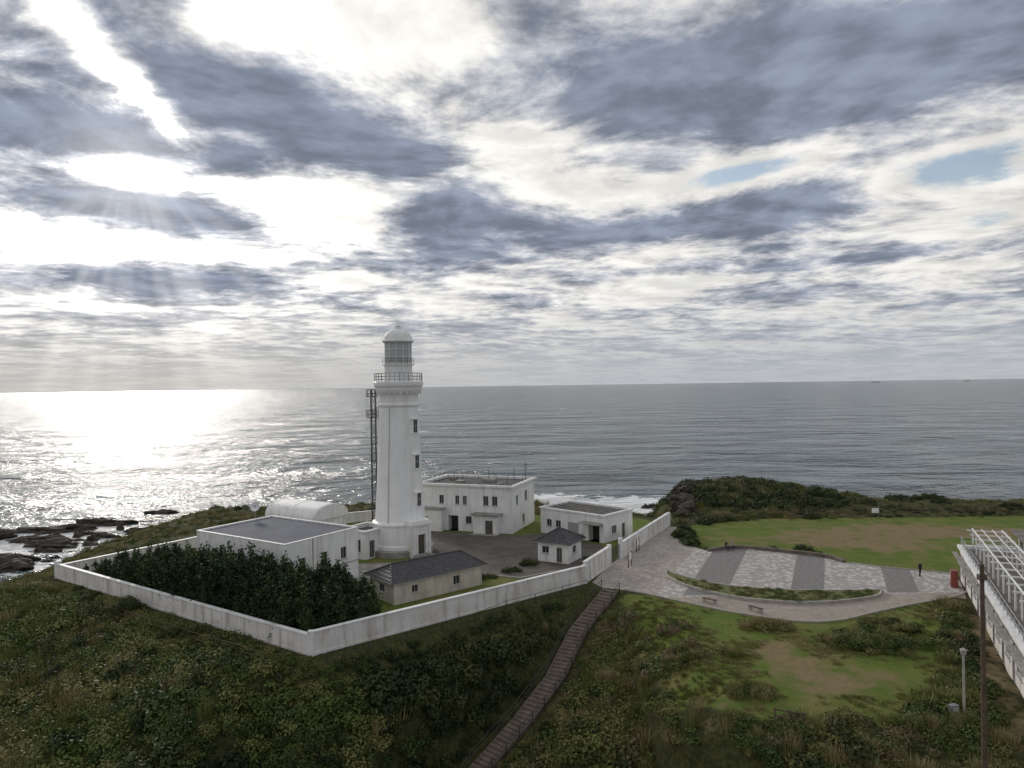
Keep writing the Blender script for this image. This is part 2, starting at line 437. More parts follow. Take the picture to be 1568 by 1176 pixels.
boulders('cliff_rocks',it)
# ================================================================ PAVING
def flat(name,poly,z,mat,parent=None):
    bm=bmesh.new(); vs=[bm.verts.new((a,b,z)) for a,b in poly]; f=bm.faces.new(vs)
    bmesh.ops.triangulate(bm,faces=[f]); bmesh.ops.recalc_face_normals(bm,faces=bm.faces)
    me=bpy.data.meshes.new(name); bm.to_mesh(me); bm.free(); me.materials.append(mat)
    for q in me.polygons:
        if q.normal.z<0: me.flip_normals(); break
    return link(bpy.data.objects.new(name,me),parent)
m,p=newmat('plaza_paving'); w=wcoord(); x,y,z=sep(w)
u=x-(y-82)*.45
def band(a,b): return sstep(u,a-.05,a+.05,kind='LINEAR')*sstep(u,b-.05,b+.05,1,0,kind='LINEAR')
inpl=sstep(y,76.2,76.3,kind='LINEAR')*1.
bd=(band(21,25.6)+band(32.6,36.3)+band(43.2,46.6))*inpl*sstep(x,18,19)
vo=E.T.nodes.new('ShaderNodeTexVoronoi'); vo.inputs['Scale'].default_value=1.5; E.T.links.new(w,vo.inputs['Vector']); vd=E(vo.outputs['Distance'])
stone=cmix(sstep(nz(w,2.,4,.7),.3,.7),(.58,.56,.54),(.44,.41,.39))
stone=cmix(sstep(vd,.3,.55,0,.6),stone,(.22,.20,.18))
dk=cmix(sstep(nz(w,2.,4,.7),.3,.7),(.24,.23,.225),(.165,.155,.15))
path=cmix(sstep(nz(w,1.5,4,.7),.3,.7),(.36,.31,.265),(.26,.225,.19))
c=cmix(bd,stone,dk)
c=cmix(emin(sstep(u,18.0,18.3,1,0)*.55+sstep(y,75.4,76.2,.9,0),1.),c,path)
c=cmix(sstep(nz(w,.25,5,.7),.5,.75,0,.4),c,(.16,.14,.12))
E.T.links.new(c,p.inputs['Base Color']); p.inputs['Roughness'].default_value=.9; p.inputs['Specular IOR Level'].default_value=.2
bump(p,nz(w,9,4,.6)-vd,.6,.03); M['pave']=m
plaza=flat('plaza_paving',[tuple(a) for a in PAVE],.02,M['pave'])
def strip(mb,pts,wd,z0,z1):
    for i in range(len(pts)-1):
        a=Vector((*pts[i][:2],0)); b=Vector((*pts[i+1][:2],0)); d=(b-a); n=Vector((-d.y,d.x,0)).normalized()*wd/2
        bb=len(mb.v)
        for zz in (z0,z1): mb.v+=[tuple(a-n+Vector((0,0,zz))),tuple(b-n+Vector((0,0,zz))),tuple(b+n+Vector((0,0,zz))),tuple(a+n+Vector((0,0,zz)))]
        mb.f+=[tuple(bb+k for k in q) for q in ((3,2,1,0),(4,5,6,7),(0,1,5,4),(1,2,6,5),(2,3,7,6),(3,0,4,7))]
def smoothpts(p,n=8):
    out=[]; P=[np.array(a,float) for a in p]; P=[2*P[0]-P[1]]+P+[2*P[-1]-P[-2]]
    for i in range(1,len(P)-2):
        for k in range(n):
            t=k/n; a,b,c,d=P[i-1:i+3]
            out.append(tuple(.5*((2*b)+(-a+c)*t+(2*a-5*b+4*c-d)*t*t+(-a+3*b-3*c+d)*t**3)))
    out.append(tuple(P[-2])); return out
kb=MB()
low=smoothpts([(49.3,76.3),(46.5,74.3),(41.2,72.2),(35.9,69.8),(31.7,67.7),(27.8,67.3),(23.5,69.4),(19.8,72.2),(15.3,76.4),(12.6,78.6)],3)
strip(kb,[(a,b) for a,b in low],.16,0,.14)
strip(kb,[(25.4,98.9),(25.3,104),(26.6,112.5)],.16,0,.12)
strip(kb,[(42.5,89),(45,87),(52,83.4)],.16,0,.12)
kb.out('path_kerb',M['kerb'])
bedt=smoothpts([(18.8,86),(20.2,83),(24,79.2),(29.5,77.2),(35,76.6),(40.2,76.6)],4)
bedb=smoothpts([(40.2,76.6),(38,74.3),(31.4,72.7),(25.1,74.1),(20.3,78.4),(18.4,83),(18.8,86)],4)
bed=bedt+bedb[1:-1]
bd_=empty('planting_bed')
bk=MB(); strip(bk,bed+[bed[0]],.22,0,.32); bk.out('bed_kerb',M['kerb'],bd_)
mm,pp=newmat('bed_grass'); w=wcoord(); c=cmix(sstep(nz(w,.8,5,.7),.35,.65),(.08,.11,.028),(.16,.15,.055)); E.T.links.new(c,pp.inputs['Base Color']); pp.inputs['Roughness'].default_value=.95; bump(pp,nz(w,9,5,.7),.8,.1)
flat('bed_turf',bed,.26,mm,bd_)
ab=MB(); arc=smoothpts([(26.7,96.0),(31.2,97.6),(36.5,94.9),(40.6,92.2),(41.9,89)],5)
strip(ab,arc,.5,0,.45); ab.out('stone_bench_wall',M['step'])
flat('courtyard_asphalt',[(-13,112),(0,108),(5,109),(13,100.5),(13.6,94.5),(11.6,91),(7,87.8),(1,84),(-3,85.5),(-8.6,89.6),(-11.5,92.4),(-12,97)],.012,M['asph'])
flat('garden_path',[(-21,86),(-14.5,80.5),(-8,87),(-9.5,90.5),(-12,92.5),(-21,92)],.008,M['conc'])
ck=MB(); strip(ck,[(13.0,92.8),(11.6,91),(7,87.8),(1,84),(-3,85.5),(-8.6,89.6),(-11.5,92.4)],.18,0,.13); ck.out('courtyard_kerb',M['kerb'])
# ================================================================ PERIMETER WALL
pw=empty('perimeter_wall')
def wallseg(name,a,b,h,gap=3.0,th=.32):
    a=Vector((*a,0)); b=Vector((*b,0)); d=b-a; L=d.length; ang=math.atan2(d.y,d.x)
    Mx=Matrix.Translation(a)@Matrix.Rotation(ang,4,'Z')
    MB().box(0,L,-th/2,th/2,-1.6,h,Mx).out(name,M['wallw'],pw)
    MB().box(-.05,L+.05,-th/2-.07,th/2+.07,h+.003,h+.12,Mx).out(name+'_coping',M['white'],pw,.02)
    MB().box(.0,L,-th/2-.05,th/2+.05,-1.6,.22,Mx).out(name+'_plinth',M['wallw'],pw,.02)
    mb=MB(); n=int(L/gap)
    for i in range(1,n):
        s=i*L/n; mb.box(s-.1,s+.1,-th/2-.025,th/2+.025,.223,h,Mx)
    if mb.v: mb.out(name+'_piers',M['wallw'],pw)
wallseg('segment_west',WA,(WB[0]-.2,WB[1]+.1),1.7,5.)
wallseg('segment_south',WB,WC,1.95,5.)
wallseg('segment_gate_side',WC,(12.3,89.2),2.4,4)
wallseg('segment_east',(14.3,92.9),WD,2.0,4)
wallseg('segment_northwest',(-38,115),WA,1.5,4)
wallseg('segment_north',(-20,124),(-38,115),1.6,4)
for nm,(a,b) in (('corner_pier',WB),('bend_pier',WC),('gate_pier_a',(12.3,89.2)),('gate_pier_b',(14.3,92.9)),('end_pier',WD),('corner_pier_w',WA)):
    box(nm,a-.26,a+.26,b-.26,b+.26,-1.6,2.12 if 'gate' not in nm else 2.7,M['white'],pw,.03)
gt=empty('iron_gate',(12.5,89.6,0),math.atan2(3.1,1.7))
mb=MB()
mb.tube((.2,0,1.9),(3.4,0,1.9),.03); mb.tube((.2,0,.2),(3.4,0,.2),.03)
for i in range(24): mb.tube((.2+i*.139,0,.1),(.2+i*.139,0,2.05),.016,5)
mb.out('bars',M['dmetal'],gt)
gr=MB()
def rail(mb,pts,h,r=.03,step=2.,mid=True):
    P=[Vector(q) for q in pts]
    for i in range(len(P)-1):
        L=(P[i+1]-P[i]).length; n=max(1,int(L/step))
        for k in range(n+(i==len(P)-2)):
            q=P[i].lerp(P[i+1],k/n); mb.tube(q-Vector((0,0,.3)),q+Vector((0,0,h)),r*1.3,6)
        for hh in ((h,h*.5) if mid else (h,)):
            mb.tube(P[i]+Vector((0,0,hh)),P[i+1]+Vector((0,0,hh)),r,6)
def hz(a,b,o=0): return (a,b,float(height(np.array(a),np.array(b)))+o)
nrm=Vector((.63,-.777,0))
pts=[]
for i in range(9):
    q=Vector((*WB,0)).lerp(Vector((*WC,0)),.02+i*.118)+nrm*1.7; pts.append(hz(q.x,q.y))
rail(gr,pts,.95,.03,2.2); gr.out('guard_rail',M['dmetal'])
gr=MB(); pts=[]
for i in range(9):
    q=Vector((*WB,0)).lerp(Vector((*WA,0)),i*.07)+Vector((-.56,-.83,0))*3.2; pts.append(hz(q.x,q.y))
rail(gr,pts,1.0,.035,2.2); gr.out('wooden_fence',M['wood'])
# ================================================================ STAIRS
st=empty('stone_stairs'); sb=MB(); sw=MB(); rl=MB()
seg=[Vector(a) for a in STAIR[:-1]]
for i in range(len(seg)-1):
    a,b=seg[i],seg[i+1]; d=b-a; hl=Vector((d.x,d.y,0)).length; n=round(abs(d.z)/.19); ang=math.atan2(d.y,d.x)
    for k in range(n):
        q=a.lerp(b,k/n); run=hl/n
        Mx=Matrix.Translation(q)@Matrix.Rotation(ang,4,'Z')
        sb.box(0,run+.05,-.78,.78,-.6,random.uniform(-.015,.015),Mx)
    for sgn in (-1,1):
        o=Vector((-math.sin(ang),math.cos(ang),0))*sgn*.88
        p0,p1=a+o,b+o; u_=Vector((-math.sin(ang),math.cos(ang),0))*.08; bb=len(sw.v)
        for pp_,zz in ((p0,-.7),(p1,-.7),(p1,.05),(p0,.05)): sw.v.append(tuple(pp_-u_+Vector((0,0,zz))))
        for pp_,zz in ((p0,-.7),(p1,-.7),(p1,.05),(p0,.05)): sw.v.append(tuple(pp_+u_+Vector((0,0,zz))))
        sw.f+=[tuple(bb+k for k in qq) for qq in ((0,1,2,3),(7,6,5,4),(3,2,6,7),(0,3,7,4),(1,5,6,2))]
sb.out('steps',M['step'],st); sw.out('stringers',M['step'],st)
for sg in (1,-1):
    lp=[]
    for i,a in enumerate(seg):
        d=(seg[min(i+1,len(seg)-1)]-seg[max(i-1,0)]); ang=math.atan2(d.y,d.x)
        lp.append(tuple(a+Vector((math.sin(ang),-math.cos(ang),0))*1.12*sg))
    rail(rl,lp,.95,.032,1.6)
rl.out('handrail',M['dmetal'],st)
# ================================================================ LIGHTHOUSE
lh=empty('lighthouse',(-15.6,99.,0))
lathe('plinth',[(0,.0),(4.6,0),(4.6,.75),(4.45,.85),(3.6,.86)],M['conc'],lh)
prof=[(3.95,.8),(3.95,1.3),(3.78,1.5),(3.72,3.9),(3.86,4.05),(3.86,4.3),(3.5,4.5)]
for i in range(12):
    t=i/11; prof.append((3.47-(.80*t**.9),4.6+t*15.6))
prof+=[(2.82,20.35),(2.85,20.5),(2.82,20.65),(2.68,20.75),(2.66,21.7),(2.8,22.0),(3.05,22.3),(3.2,22.6),(3.2,22.95),(3.36,23.05),(3.42,23.2),(3.42,23.65),(3.30,23.75),(0,23.76)]
lathe('tower',prof,M['tower'],lh,96)
lathe('lantern_drum',[(2.02,23.7),(2.02,24.0),(1.92,24.1),(1.92,25.9),(2.1,25.98),(2.1,26.15),(0,26.16)],M['white'],lh)
lathe('lantern_glazing',[(1.82,26.15),(1.82,29.25)],M['lens'],lh,24,False)
lathe('fresnel_lens',[(0,26.3),(.9,26.4),(1.15,27.5),(.9,28.6),(0,28.8)],M['lens'],lh,24)
lf=MB()
for i in range(12):
    t=2*math.pi*i/12; c_,s_=math.cos(t),math.sin(t)
    lf.tube((1.86*c_,1.86*s_,26.1),(1.86*c_,1.86*s_,29.3),.055,6)
for zz in (26.25,27.2,28.2,29.2):
    for i in range(24):
        t=2*math.pi*i/24; t2=2*math.pi*(i+1)/24
        lf.tube((1.86*math.cos(t),1.86*math.sin(t),zz),(1.86*math.cos(t2),1.86*math.sin(t2),zz),.045,5)
lf.out('lantern_bars',M['white'],lh)
dome=[(2.1,29.2),(2.18,29.3),(2.18,29.5),(2.0,29.6)]
for i in range(1,9):
    t=i/9*math.pi/2; dome.append((1.95*math.cos(t)+.02,29.6+1.55*math.sin(t)))
dome+=[(.42,31.12),(.42,31.45),(.5,31.5),(.3,31.7),(.12,31.85),(.03,32.2),(0,32.2)]
lathe('dome',dome,M['white'],lh,48)
gl=MB()
def ring(mb,r,z,rad,n=40):
    for i in range(n):
        t=2*math.pi*i/n; t2=2*math.pi*(i+1)/n
        mb.tube((r*math.cos(t),r*math.sin(t),z),(r*math.cos(t2),r*math.sin(t2),z),rad,5)
for zz in (24.05,24.45,24.9): ring(gl,3.3,zz,.028)
for i in range(32):
    t=2*math.pi*i/32; gl.tube((3.3*math.cos(t),3.3*math.sin(t),23.65),(3.3*math.cos(t),3.3*math.sin(t),24.92),.028,5)
for zz in (26.6,26.95): ring(gl,2.2,zz,.018)
for i in range(16):
    t=2*math.pi*i/16; gl.tube((2.2*math.cos(t),2.2*math.sin(t),26.0),(2.2*math.cos(t),2.2*math.sin(t),26.96),.018,5)
gl.out('gallery_railing',M['dmetal'],lh)
bk=MB()
for i in range(24):
    t=2*math.pi*i/24; Mx=Matrix.Rotation(t,4,'Z'); bk.box(2.7,3.12,-.09,.09,22.0,22.5,Mx)
bk.out('gallery_brackets',M['white'],lh)
wa=R(-31)
for k,(zc,rr) in enumerate(((17.6,2.82),(12.7,3.06),(7.5,3.32))):
    Mx=Matrix.Rotation(wa,4,'Z')
    a=MB().box(rr-.3,rr+.10,-.62,-.42,zc-.95,zc+.85,Mx).box(rr-.3,rr+.10,.42,.62,zc-.95,zc+.85,Mx).box(rr-.3,rr+.16,-.7,.7,zc-1.1,zc-.953,Mx).box(rr-.3,rr+.26,-.78,.78,zc+.853,zc+1.05,Mx)
    a.out('window_surround_%d'%(k+1),M['tower'],lh,.01)
    MB().box(rr-.3,rr+.03,-.418,.418,zc-.95,zc+.85,Mx).out('window_pane_%d'%(k+1),M['glass'],lh)
    MB().box(rr-.2,rr+.06,-.03,.03,zc-.95,zc+.85,Mx).box(rr-.2,rr+.055,-.418,.418,zc-.05,zc+.02,Mx).out('window_bars_%d'%(k+1),M['frame'],lh)
MB().tube((2.75*math.cos(-1.9)+.02,2.75*math.sin(-1.9),20.3),(3.55*math.cos(-1.9),3.55*math.sin(-1.9),4.5),.035,6).out('lightning_conductor',M['metal'],lh)
Mx=Matrix.Rotation(R(-47),4,'Z')
pb=MB().box(3.0,5.0,-1.5,-.62,.0,4.2,Mx).box(3.0,5.0,.62,1.5,.0,4.2,Mx).box(3.0,5.0,-.62,.62,3.0,4.2,Mx)
pb.out('porch_walls',M['white'],lh,.02)
MB().box(3.0,4.75,-.618,.618,.3,2.998,Mx).out('porch_door',M['door'],lh)
MB().box(2.8,5.22,-1.7,1.7,4.203,4.55,Mx).out('porch_cornice',M['white'],lh,.04)
MB().box(2.8,5.05,-1.4,1.4,4.553,4.85,Mx).out('porch_cap',M['white'],lh,.04)
MB().box(5.0,5.12,-1.5,-1.2,.3,4.2,Mx).box(5.0,5.12,1.2,1.5,.3,4.2,Mx).box(5.0,5.12,-.85,-.62,.3,3.3,Mx).box(5.0,5.12,.62,.85,.3,3.3,Mx).out('porch_pilasters',M['white'],lh,.01)
MB().box(5.0,6.2,-1.4,1.4,0,.28,Mx).box(5.0,5.8,-1.2,1.2,.283,.5,Mx).out('porch_steps',M['conc'],lh,.02)
an=building('lighthouse_annexe',(-23.2,96.2),-32,4.4,5,3.6,{'front':[(.7,1.5,.9,2.6,'win'),(2.6,3.5,.9,2.6,'win')],'right':[(.8,1.8,.1,2.4,'door'),(2.8,3.7,1,2.5,'win')]},M['white'],M['roofd'],oh=.2,cop=.25,copmat=M['white'])
ms=empty('lattice_mast',(-19.7,101.6,0)); mb=MB(); hw=.32; zt=22.6
for sx in (-hw,hw):
    for sy in (-hw,hw): mb.tube((sx,sy,0),(sx,sy,zt),.055,6)
n=20
for i in range(n):
    z0=i*zt/n; z1=(i+1)*zt/n
    for (ax_,ay),(bx,by) in (((-hw,-hw),(hw,-hw)),((hw,-hw),(hw,hw)),((hw,hw),(-hw,hw)),((-hw,hw),(-hw,-hw))):
        mb.tube((ax_,ay,z1),(bx,by,z1),.035,5)
        if i%2: ax_,ay,bx,by=bx,by,ax_,ay
        mb.tube((ax_,ay,z0),(bx,by,z1),.035,5)
mb.out('lattice',M['dmetal'],ms)
pf=MB()
for zz in (18.6,21.6):
    pf.box(-.85,.6,-.7,.7,zz,zz+.1)
    for hh in (.5,1.05):
        for a,b in (((-.85,-.7),(.6,-.7)),((.6,-.7),(.6,.7)),((.6,.7),(-.85,.7)),((-.85,.7),(-.85,-.7))):
            pf.tube((*a,zz+hh),(*b,zz+hh),.04,5)
    for a in ((-.85,-.7),(.6,-.7),(.6,.7),(-.85,.7),(-.85,0),(0,-.7)): pf.tube((*a,zz),(*a,zz+1.05),.04,5)
for zz in (10,15,20): pf.tube((.3,0,zz),(1.9,-1,zz),.04,5)
pf.out('platforms',M['dmetal'],ms)
# ================================================================ BUILDINGS
b1=building('storage_building',(-37.9,85),-32.6,15.8,11,6,{'right':[(5.2,6.1,2.7,4.1,'win'),(8.2,9.1,2.7,4.1,'win'),(2,2.9,2.7,4.1,'win')],'front':[(3,4,3,4.2,'win'),(7,8,3,4.2,'win'),(11,12,3,4.2,'win')]},M['white'],M['roofg'],oh=.05,cop=.08,roofdrop=.12)
MB().box(15.803,15.87,.0,11,2.1,2.18).box(15.803,15.86,3.9,4.0,2.3,6).out('drain_band',M['conc'],b1)
vh=building('vaulted_hall',(-35.5,102.5),-32,9.6,6.2,4.6,{'front':[(2,3,2,3.4,'win'),(6,7,2,3.4,'win')]},M['white'],flat=False)
v=[];f=[];n=18
for k,xx in enumerate((-.25,9.85)):
    for i in range(n+1):
        t=math.pi*i/n; v.append((xx,3.1-3.3*math.cos(t),4.55+2.0*math.sin(t)**.8))
for i in range(n): f.append((i,i+1,n+2+i,n+1+i))
f.append(tuple(range(n+1))); f.append(tuple(n+1+i for i in reversed(range(n+1))))
o=mesh('vault_roof',v,f,M['white'],vh)
rb=MB()
for xx in (0,4.8,9.6):
    for i in range(n):
        t=math.pi*i/n;t2=math.pi*(i+1)/n
        rb.tube((xx,3.1-3.3*math.cos(t),4.55+2.*math.sin(t)**.8),(xx,3.1-3.3*math.cos(t2),4.55+2.*math.sin(t2)**.8),.04,5)
rb.out('vault_ribs',M['white'],vh)
ds=empty('satellite_dish',(-33.9,93.4,6.0)); mb=MB(); mb.tube((0,0,0),(0,0,1.2),.05)
mb.out('mast',M['metal'],ds)
v=[(0,0,0)];f=[];rings=5;sg=24
for a in range(1,rings+1):
    for i in range(sg):
        t=2*math.pi*i/sg; rr=.62*a/rings; v.append((rr*math.cos(t),-.25*(a/rings)**2,rr*math.sin(t)))
for i in range(sg): f.append((0,1+i,1+(i+1)%sg))
for a in range(rings-1):
    for i in range(sg): f.append((1+a*sg+i,1+a*sg+(i+1)%sg,1+(a+1)*sg+(i+1)%sg,1+(a+1)*sg+i))
o=mesh('reflector',v,f,M['white'],ds,True); o.location=(0,-.05,1.4); o.rotation_euler=(R(-15),0,R(12))
MB().tube((0,-.05,1.4),(.1,-.75,1.55),.02).out('feed_arm',M['metal'],ds)
mu=building('museum_building',(-15,114.5),-20.1,16,11,7.1,
 {'front':[(5.2,6.9,0,2.4,'dark'),(3.6,4.4,4.2,5.6,'win'),(6.4,7.1,4.2,5.6,'win'),(7.7,8.4,4.2,5.6,'win'),(11.2,12.1,4.2,5.7,'win'),(12.7,13.6,4.2,5.7,'win'),(8.2,9.2,1.2,2.4,'win'),(1.2,2.2,1.2,2.4,'win')],
  'right':[(2,3,4.2,5.6,'win'),(6.2,7.4,4.2,5.8,'win'),(5,6,.8,2.2,'win')]},M['white'],M['roofd'],oh=.38,cop=.32,copmat=M['white'],roofdrop=.1)
MB().box(10.2,14.2,-1.6,-.004,0,2.9).out('porch',M['white'],mu,.02)
MB().box(9.9,14.5,-1.95,-.004,2.903,3.15).out('porch_roof',M['conc'],mu,.02)
MB().box(12.2,13.4,-1.63,-1.6,.0,2.2).out('porch_door',M['door'],mu)
MB().box(10.0,14.4,-2.6,-1.61,0,.15).out('porch_step',M['conc'],mu)
MB().box(0.2,4.6,-1.4,-.004,0,3.4).out('side_wing',M['white'],mu,.02)
MB().box(0.0,4.8,-1.6,-.004,3.403,3.6).out('side_wing_roof',M['conc'],mu,.02)
MB().box(1.2,2.2,-1.43,-1.4,1.1,2.3).out('side_window',M['glass'],mu)
rr=MB()
rail(rr,[(.1,.1,7.4),(15.9,.1,7.4),(15.9,10.9,7.4),(.1,10.9,7.4),(.1,.1,7.4)],.45,.022,1.6,False)
for (a,b,h) in ((15.2,9,2.9),(14.2,3,1.4),(11.5,5,1.5),(9,8,1.9),(6,4,1.4),(3,7,1.3),(12.8,10,1.8)): rr.tube((a,b,7),(a,b,7.2+h),.045,6)
rr.tube((14.6,9,9.7),(15.8,9,9.7),.035); rr.tube((14.8,9,9.2),(15.6,9,9.2),.03)
rr.out('roof_rails_antennas',M['dmetal'],mu)
rv=MB()
for (a,b,c_,d_) in ((2,3.2,7,8),(5,6.5,3,4.2),(8.5,10.8,6,7.2),(12.5,13.5,2,3)): rv.box(a,b,c_,d_,7.02,7.5)
rv.out('roof_vents',M['conc'],mu,.02)
sbd=building('machine_house',(4.5,110),-43,12,7.4,3.8,
 {'front':[(9.2,11.2,0,2.5,'dark'),(5.4,7.4,0,2.3,'shut'),(1.2,2.2,1.2,2.3,'win'),(3,4,1.2,2.3,'win')],'right':[(2,3.2,1.0,2.2,'win'),(4.6,5.5,.05,2.2,'door')]},M['white'],M['roofd'],oh=.2,cop=.25,roofdrop=.05)
rr=MB()
for i in range(6): rr.box(.3,11.7,.6+i*1.15,.72+i*1.15,3.77,3.9)
rr.out('roof_battens',M['conc'],sbd)
MB().box(8.4,11.9,-1.5,-.004,2.7,2.85).out('door_canopy',M['conc'],sbd,.01)
hu=building('guard_hut',(3.4,92.4),-30,4.4,4.,2.6,{'front':[(.6,1.6,1.1,2.0,'win'),(2.7,3.5,.05,2.0,'door')],'right':[(1.3,2.5,1.1,2.0,'win')]},M['white'],flat=False)
hiproof(hu,4.4,4.,2.6,1.55,.5,M['tile'],2.68)
lo=building('tiled_outbuilding',(-12.4,74.2),39.7,11.6,5.2,2.35,{'front':[(7.6,8.5,.7,1.7,'win'),(2.2,3.0,.9,1.7,'win')],'left':[(2.,3.2,.9,1.8,'win')]},M['cream'],flat=False)
hiproof(lo,11.6,5.2,2.35,1.35,.45,M['tile'],1.6)
# shop building: lower storey with windows, roof deck with white frames, set-back upper rooms
F=[]
for i in range(9):
    s=1.2+i*4.3; F.append((s,s+2.1,1.1,2.7,'win')); F.append((s+2.6,s+3.6,.0,2.3,'door' if i%3 else 'shut'))
sh=building('shop_building',(51.4,80.9),-115.9,41,13,3.7,{'front':F,'left':[(2,4,1,2.3,'win'),(6,9,0,2.5,'shut')]},M['wallw'],M['roofb'],oh=.25,cop=.3,copmat=M['white'],roofdrop=.1)
MB().box(-.2,41,-.75,-.26,3.05,3.16).out('canopy',M['conc'],sh,.01)
pg=MB()
for i in range(12):
    s=.6+i*2.6
    for yy in (1.2,4.0): pg.box(s-.07,s+.07,yy-.07,yy+.07,3.6,5.75)
    pg.box(s-.06,s+.06,.6,4.4,5.753,5.9)
for yy in (1.2,4.0): pg.box(.2,29.8,yy-.06,yy+.06,5.903,6.03)
for yy in (2.1,3.1): pg.box(.2,29.8,yy-.04,yy+.04,5.903,5.99)
pg.out('pergola_frames',M['white'],sh,.01)
pr=MB(); pr.box(2.,31,5.2,12.3,3.61,6.2); pr.out('upper_rooms',M['wallw'],sh,.02)
MB().box(1.5,31.5,4.6,12.6,6.203,6.45).out('upper_roof_slab',M['roofb'],sh,.03)
gz=MB(); gf=MB()
for k in range(10):
    s=2.8+k*2.8; gz.box(s,s+1.8,5.17,5.196,4.3,5.7); gf.box(s+.87,s+.93,5.15,5.168,4.3,5.7); gf.box(s-.05,s+1.85,5.14,5.168,4.2,4.297)
gz.box(1.97,1.996,6,11,4.3,5.6)
gz.out('upper_windows',M['glass'],sh); gf.out('upper_window_frames',M['frame'],sh)
rr=MB(); rail(rr,[(.2,12.5,4.0),(.2,.1,4.0),(40.8,.1,4.0)],.95,.028,1.5)
rr.out('balcony_rail',M['frame'],sh)
rt=MB()
for (a,b,c_,d_,z_,h) in ((5,7,8,10,6.45,.8),(12,13,7,8,6.45,.6),(20,23,9,11,6.45,.9),(34,36,5,7,3.6,1.0),(33,34,9,10.5,3.6,.8)): rt.box(a,b,c_,d_,z_-.03,z_+h)
rt.out('roof_units',M['metal'],sh,.03)
dp=MB()
for i in range(9): dp.tube((.6+i*4.3,-.08,0),(.6+i*4.3,-.08,3.0),.05,6)
dp.out('downpipes',M['metal'],sh)
vm=empty('vending_machine',(49.0,78.2,0),R(-115.9))
box('cabinet',-.5,.5,-.35,.35,.02,1.83,M['red'],vm,.03)
box('display',-.4,.4,-.37,-.352,.9,1.65,M['lens'],vm,.003)
box('slot',-.3,.3,-.37,-.352,.25,.45,M['dark'],vm,.003)
# ================================================================ POLES, BENCHES, FENCES
up=empty('utility_pole',(26.8,40,-2.6)); mb=MB(); mb.tube((0,0,0),(0,0,15.1),.17,12,.11)
mb.box(-.22,.22,-.14,.14,14.2,14.5)
for i in range(14): mb.tube((-.28 if i%2 else 0,0,3+i*.7),(0 if i%2 else .28,0,3+i*.7),.012,5)
mb.out('pole',M['wood'],up)
lp_=empty('lamp_post',(31.2,48.7,-.3)); mb=MB(); mb.tube((0,0,0),(0,0,.3),.22,10); mb.tube((0,0,.3),(0,0,4.3),.09,10,.07); mb.tube((0,0,4.3),(0,0,4.6),.16,10,.2); mb.tube((0,0,4.6),(0,0,4.72),.24,10,.1)
mb.out('post',M['kerb'],lp_,.0)
cb=empty('electrical_box',(30.4,48.6,-.3),.3); box('cabinet',-.3,.3,-.2,.2,0,.9,M['metal'],cb); box('door',-.25,.25,-.212,-.203,.1,.8,M['frame'],cb,.002)
def bench(x,y,rz):
    g=empty('park_bench',(x,y,.0),rz)
    mb=MB()
    for k in range(3): mb.box(-.8,.8,-.25+k*.17,-.11+k*.17,.40,.44)
    mb.out('slats',M['wood'],g,.005)
    lg=MB()
    for s in (-.6,.6): lg.box(s-.05,s+.05,-.22,-.14,0,.397); lg.box(s-.05,s+.05,.14,.22,0,.397); lg.box(s-.05,s+.05,-.14,.14,.32,.397)
    lg.out('legs',M['kerb'],g)
bench(20.6,73.6,R(135)); bench(24.4,70.7,R(125))
fe=empty('lookout_frame',(18.7,47.6,float(height(18.7,47.6))),R(-25)); mb=MB()
for s in (-.9,0,.9): mb.box(s-.05,s+.05,-.05,.05,-.2,1.0)
mb.box(-1,1,-.03,.03,.85,.95); mb.box(-1,1,-.03,.03,.45,.53); mb.out('rails',M['wood'],fe)
ff=MB(); pts=[(27.5,113.5),(33,117),(42,119.5),(60,120.5),(80,119.5),(100,117)]
pts=[hz(a,b) for a,b in smoothpts(pts,4)]
rail(ff,pts,1.15,.06,2.0); ff.out('cliff_fence',M['wood'])
def signb(x,y,rz,w_=1.6,h_=1.0):
    g=empty('information_sign',(x,y,float(height(x,y))),rz)
    mb=MB(); mb.box(-w_/2-.05,-w_/2+.05,-.05,.05,-.2,1.9); mb.box(w_/2-.05,w_/2+.05,-.05,.05,-.2,1.9); mb.out('posts',M['wood'],g)
    box('board',-w_/2+.05,w_/2-.05,-.03,.03,.9,.9+h_,M['white'],g,.005)
signb(60.5,117.5,0,1.3,.8); signb(14.8,88.5,R(60),1.2,.8); signb(17.2,96.5,R(60),1.,.7)
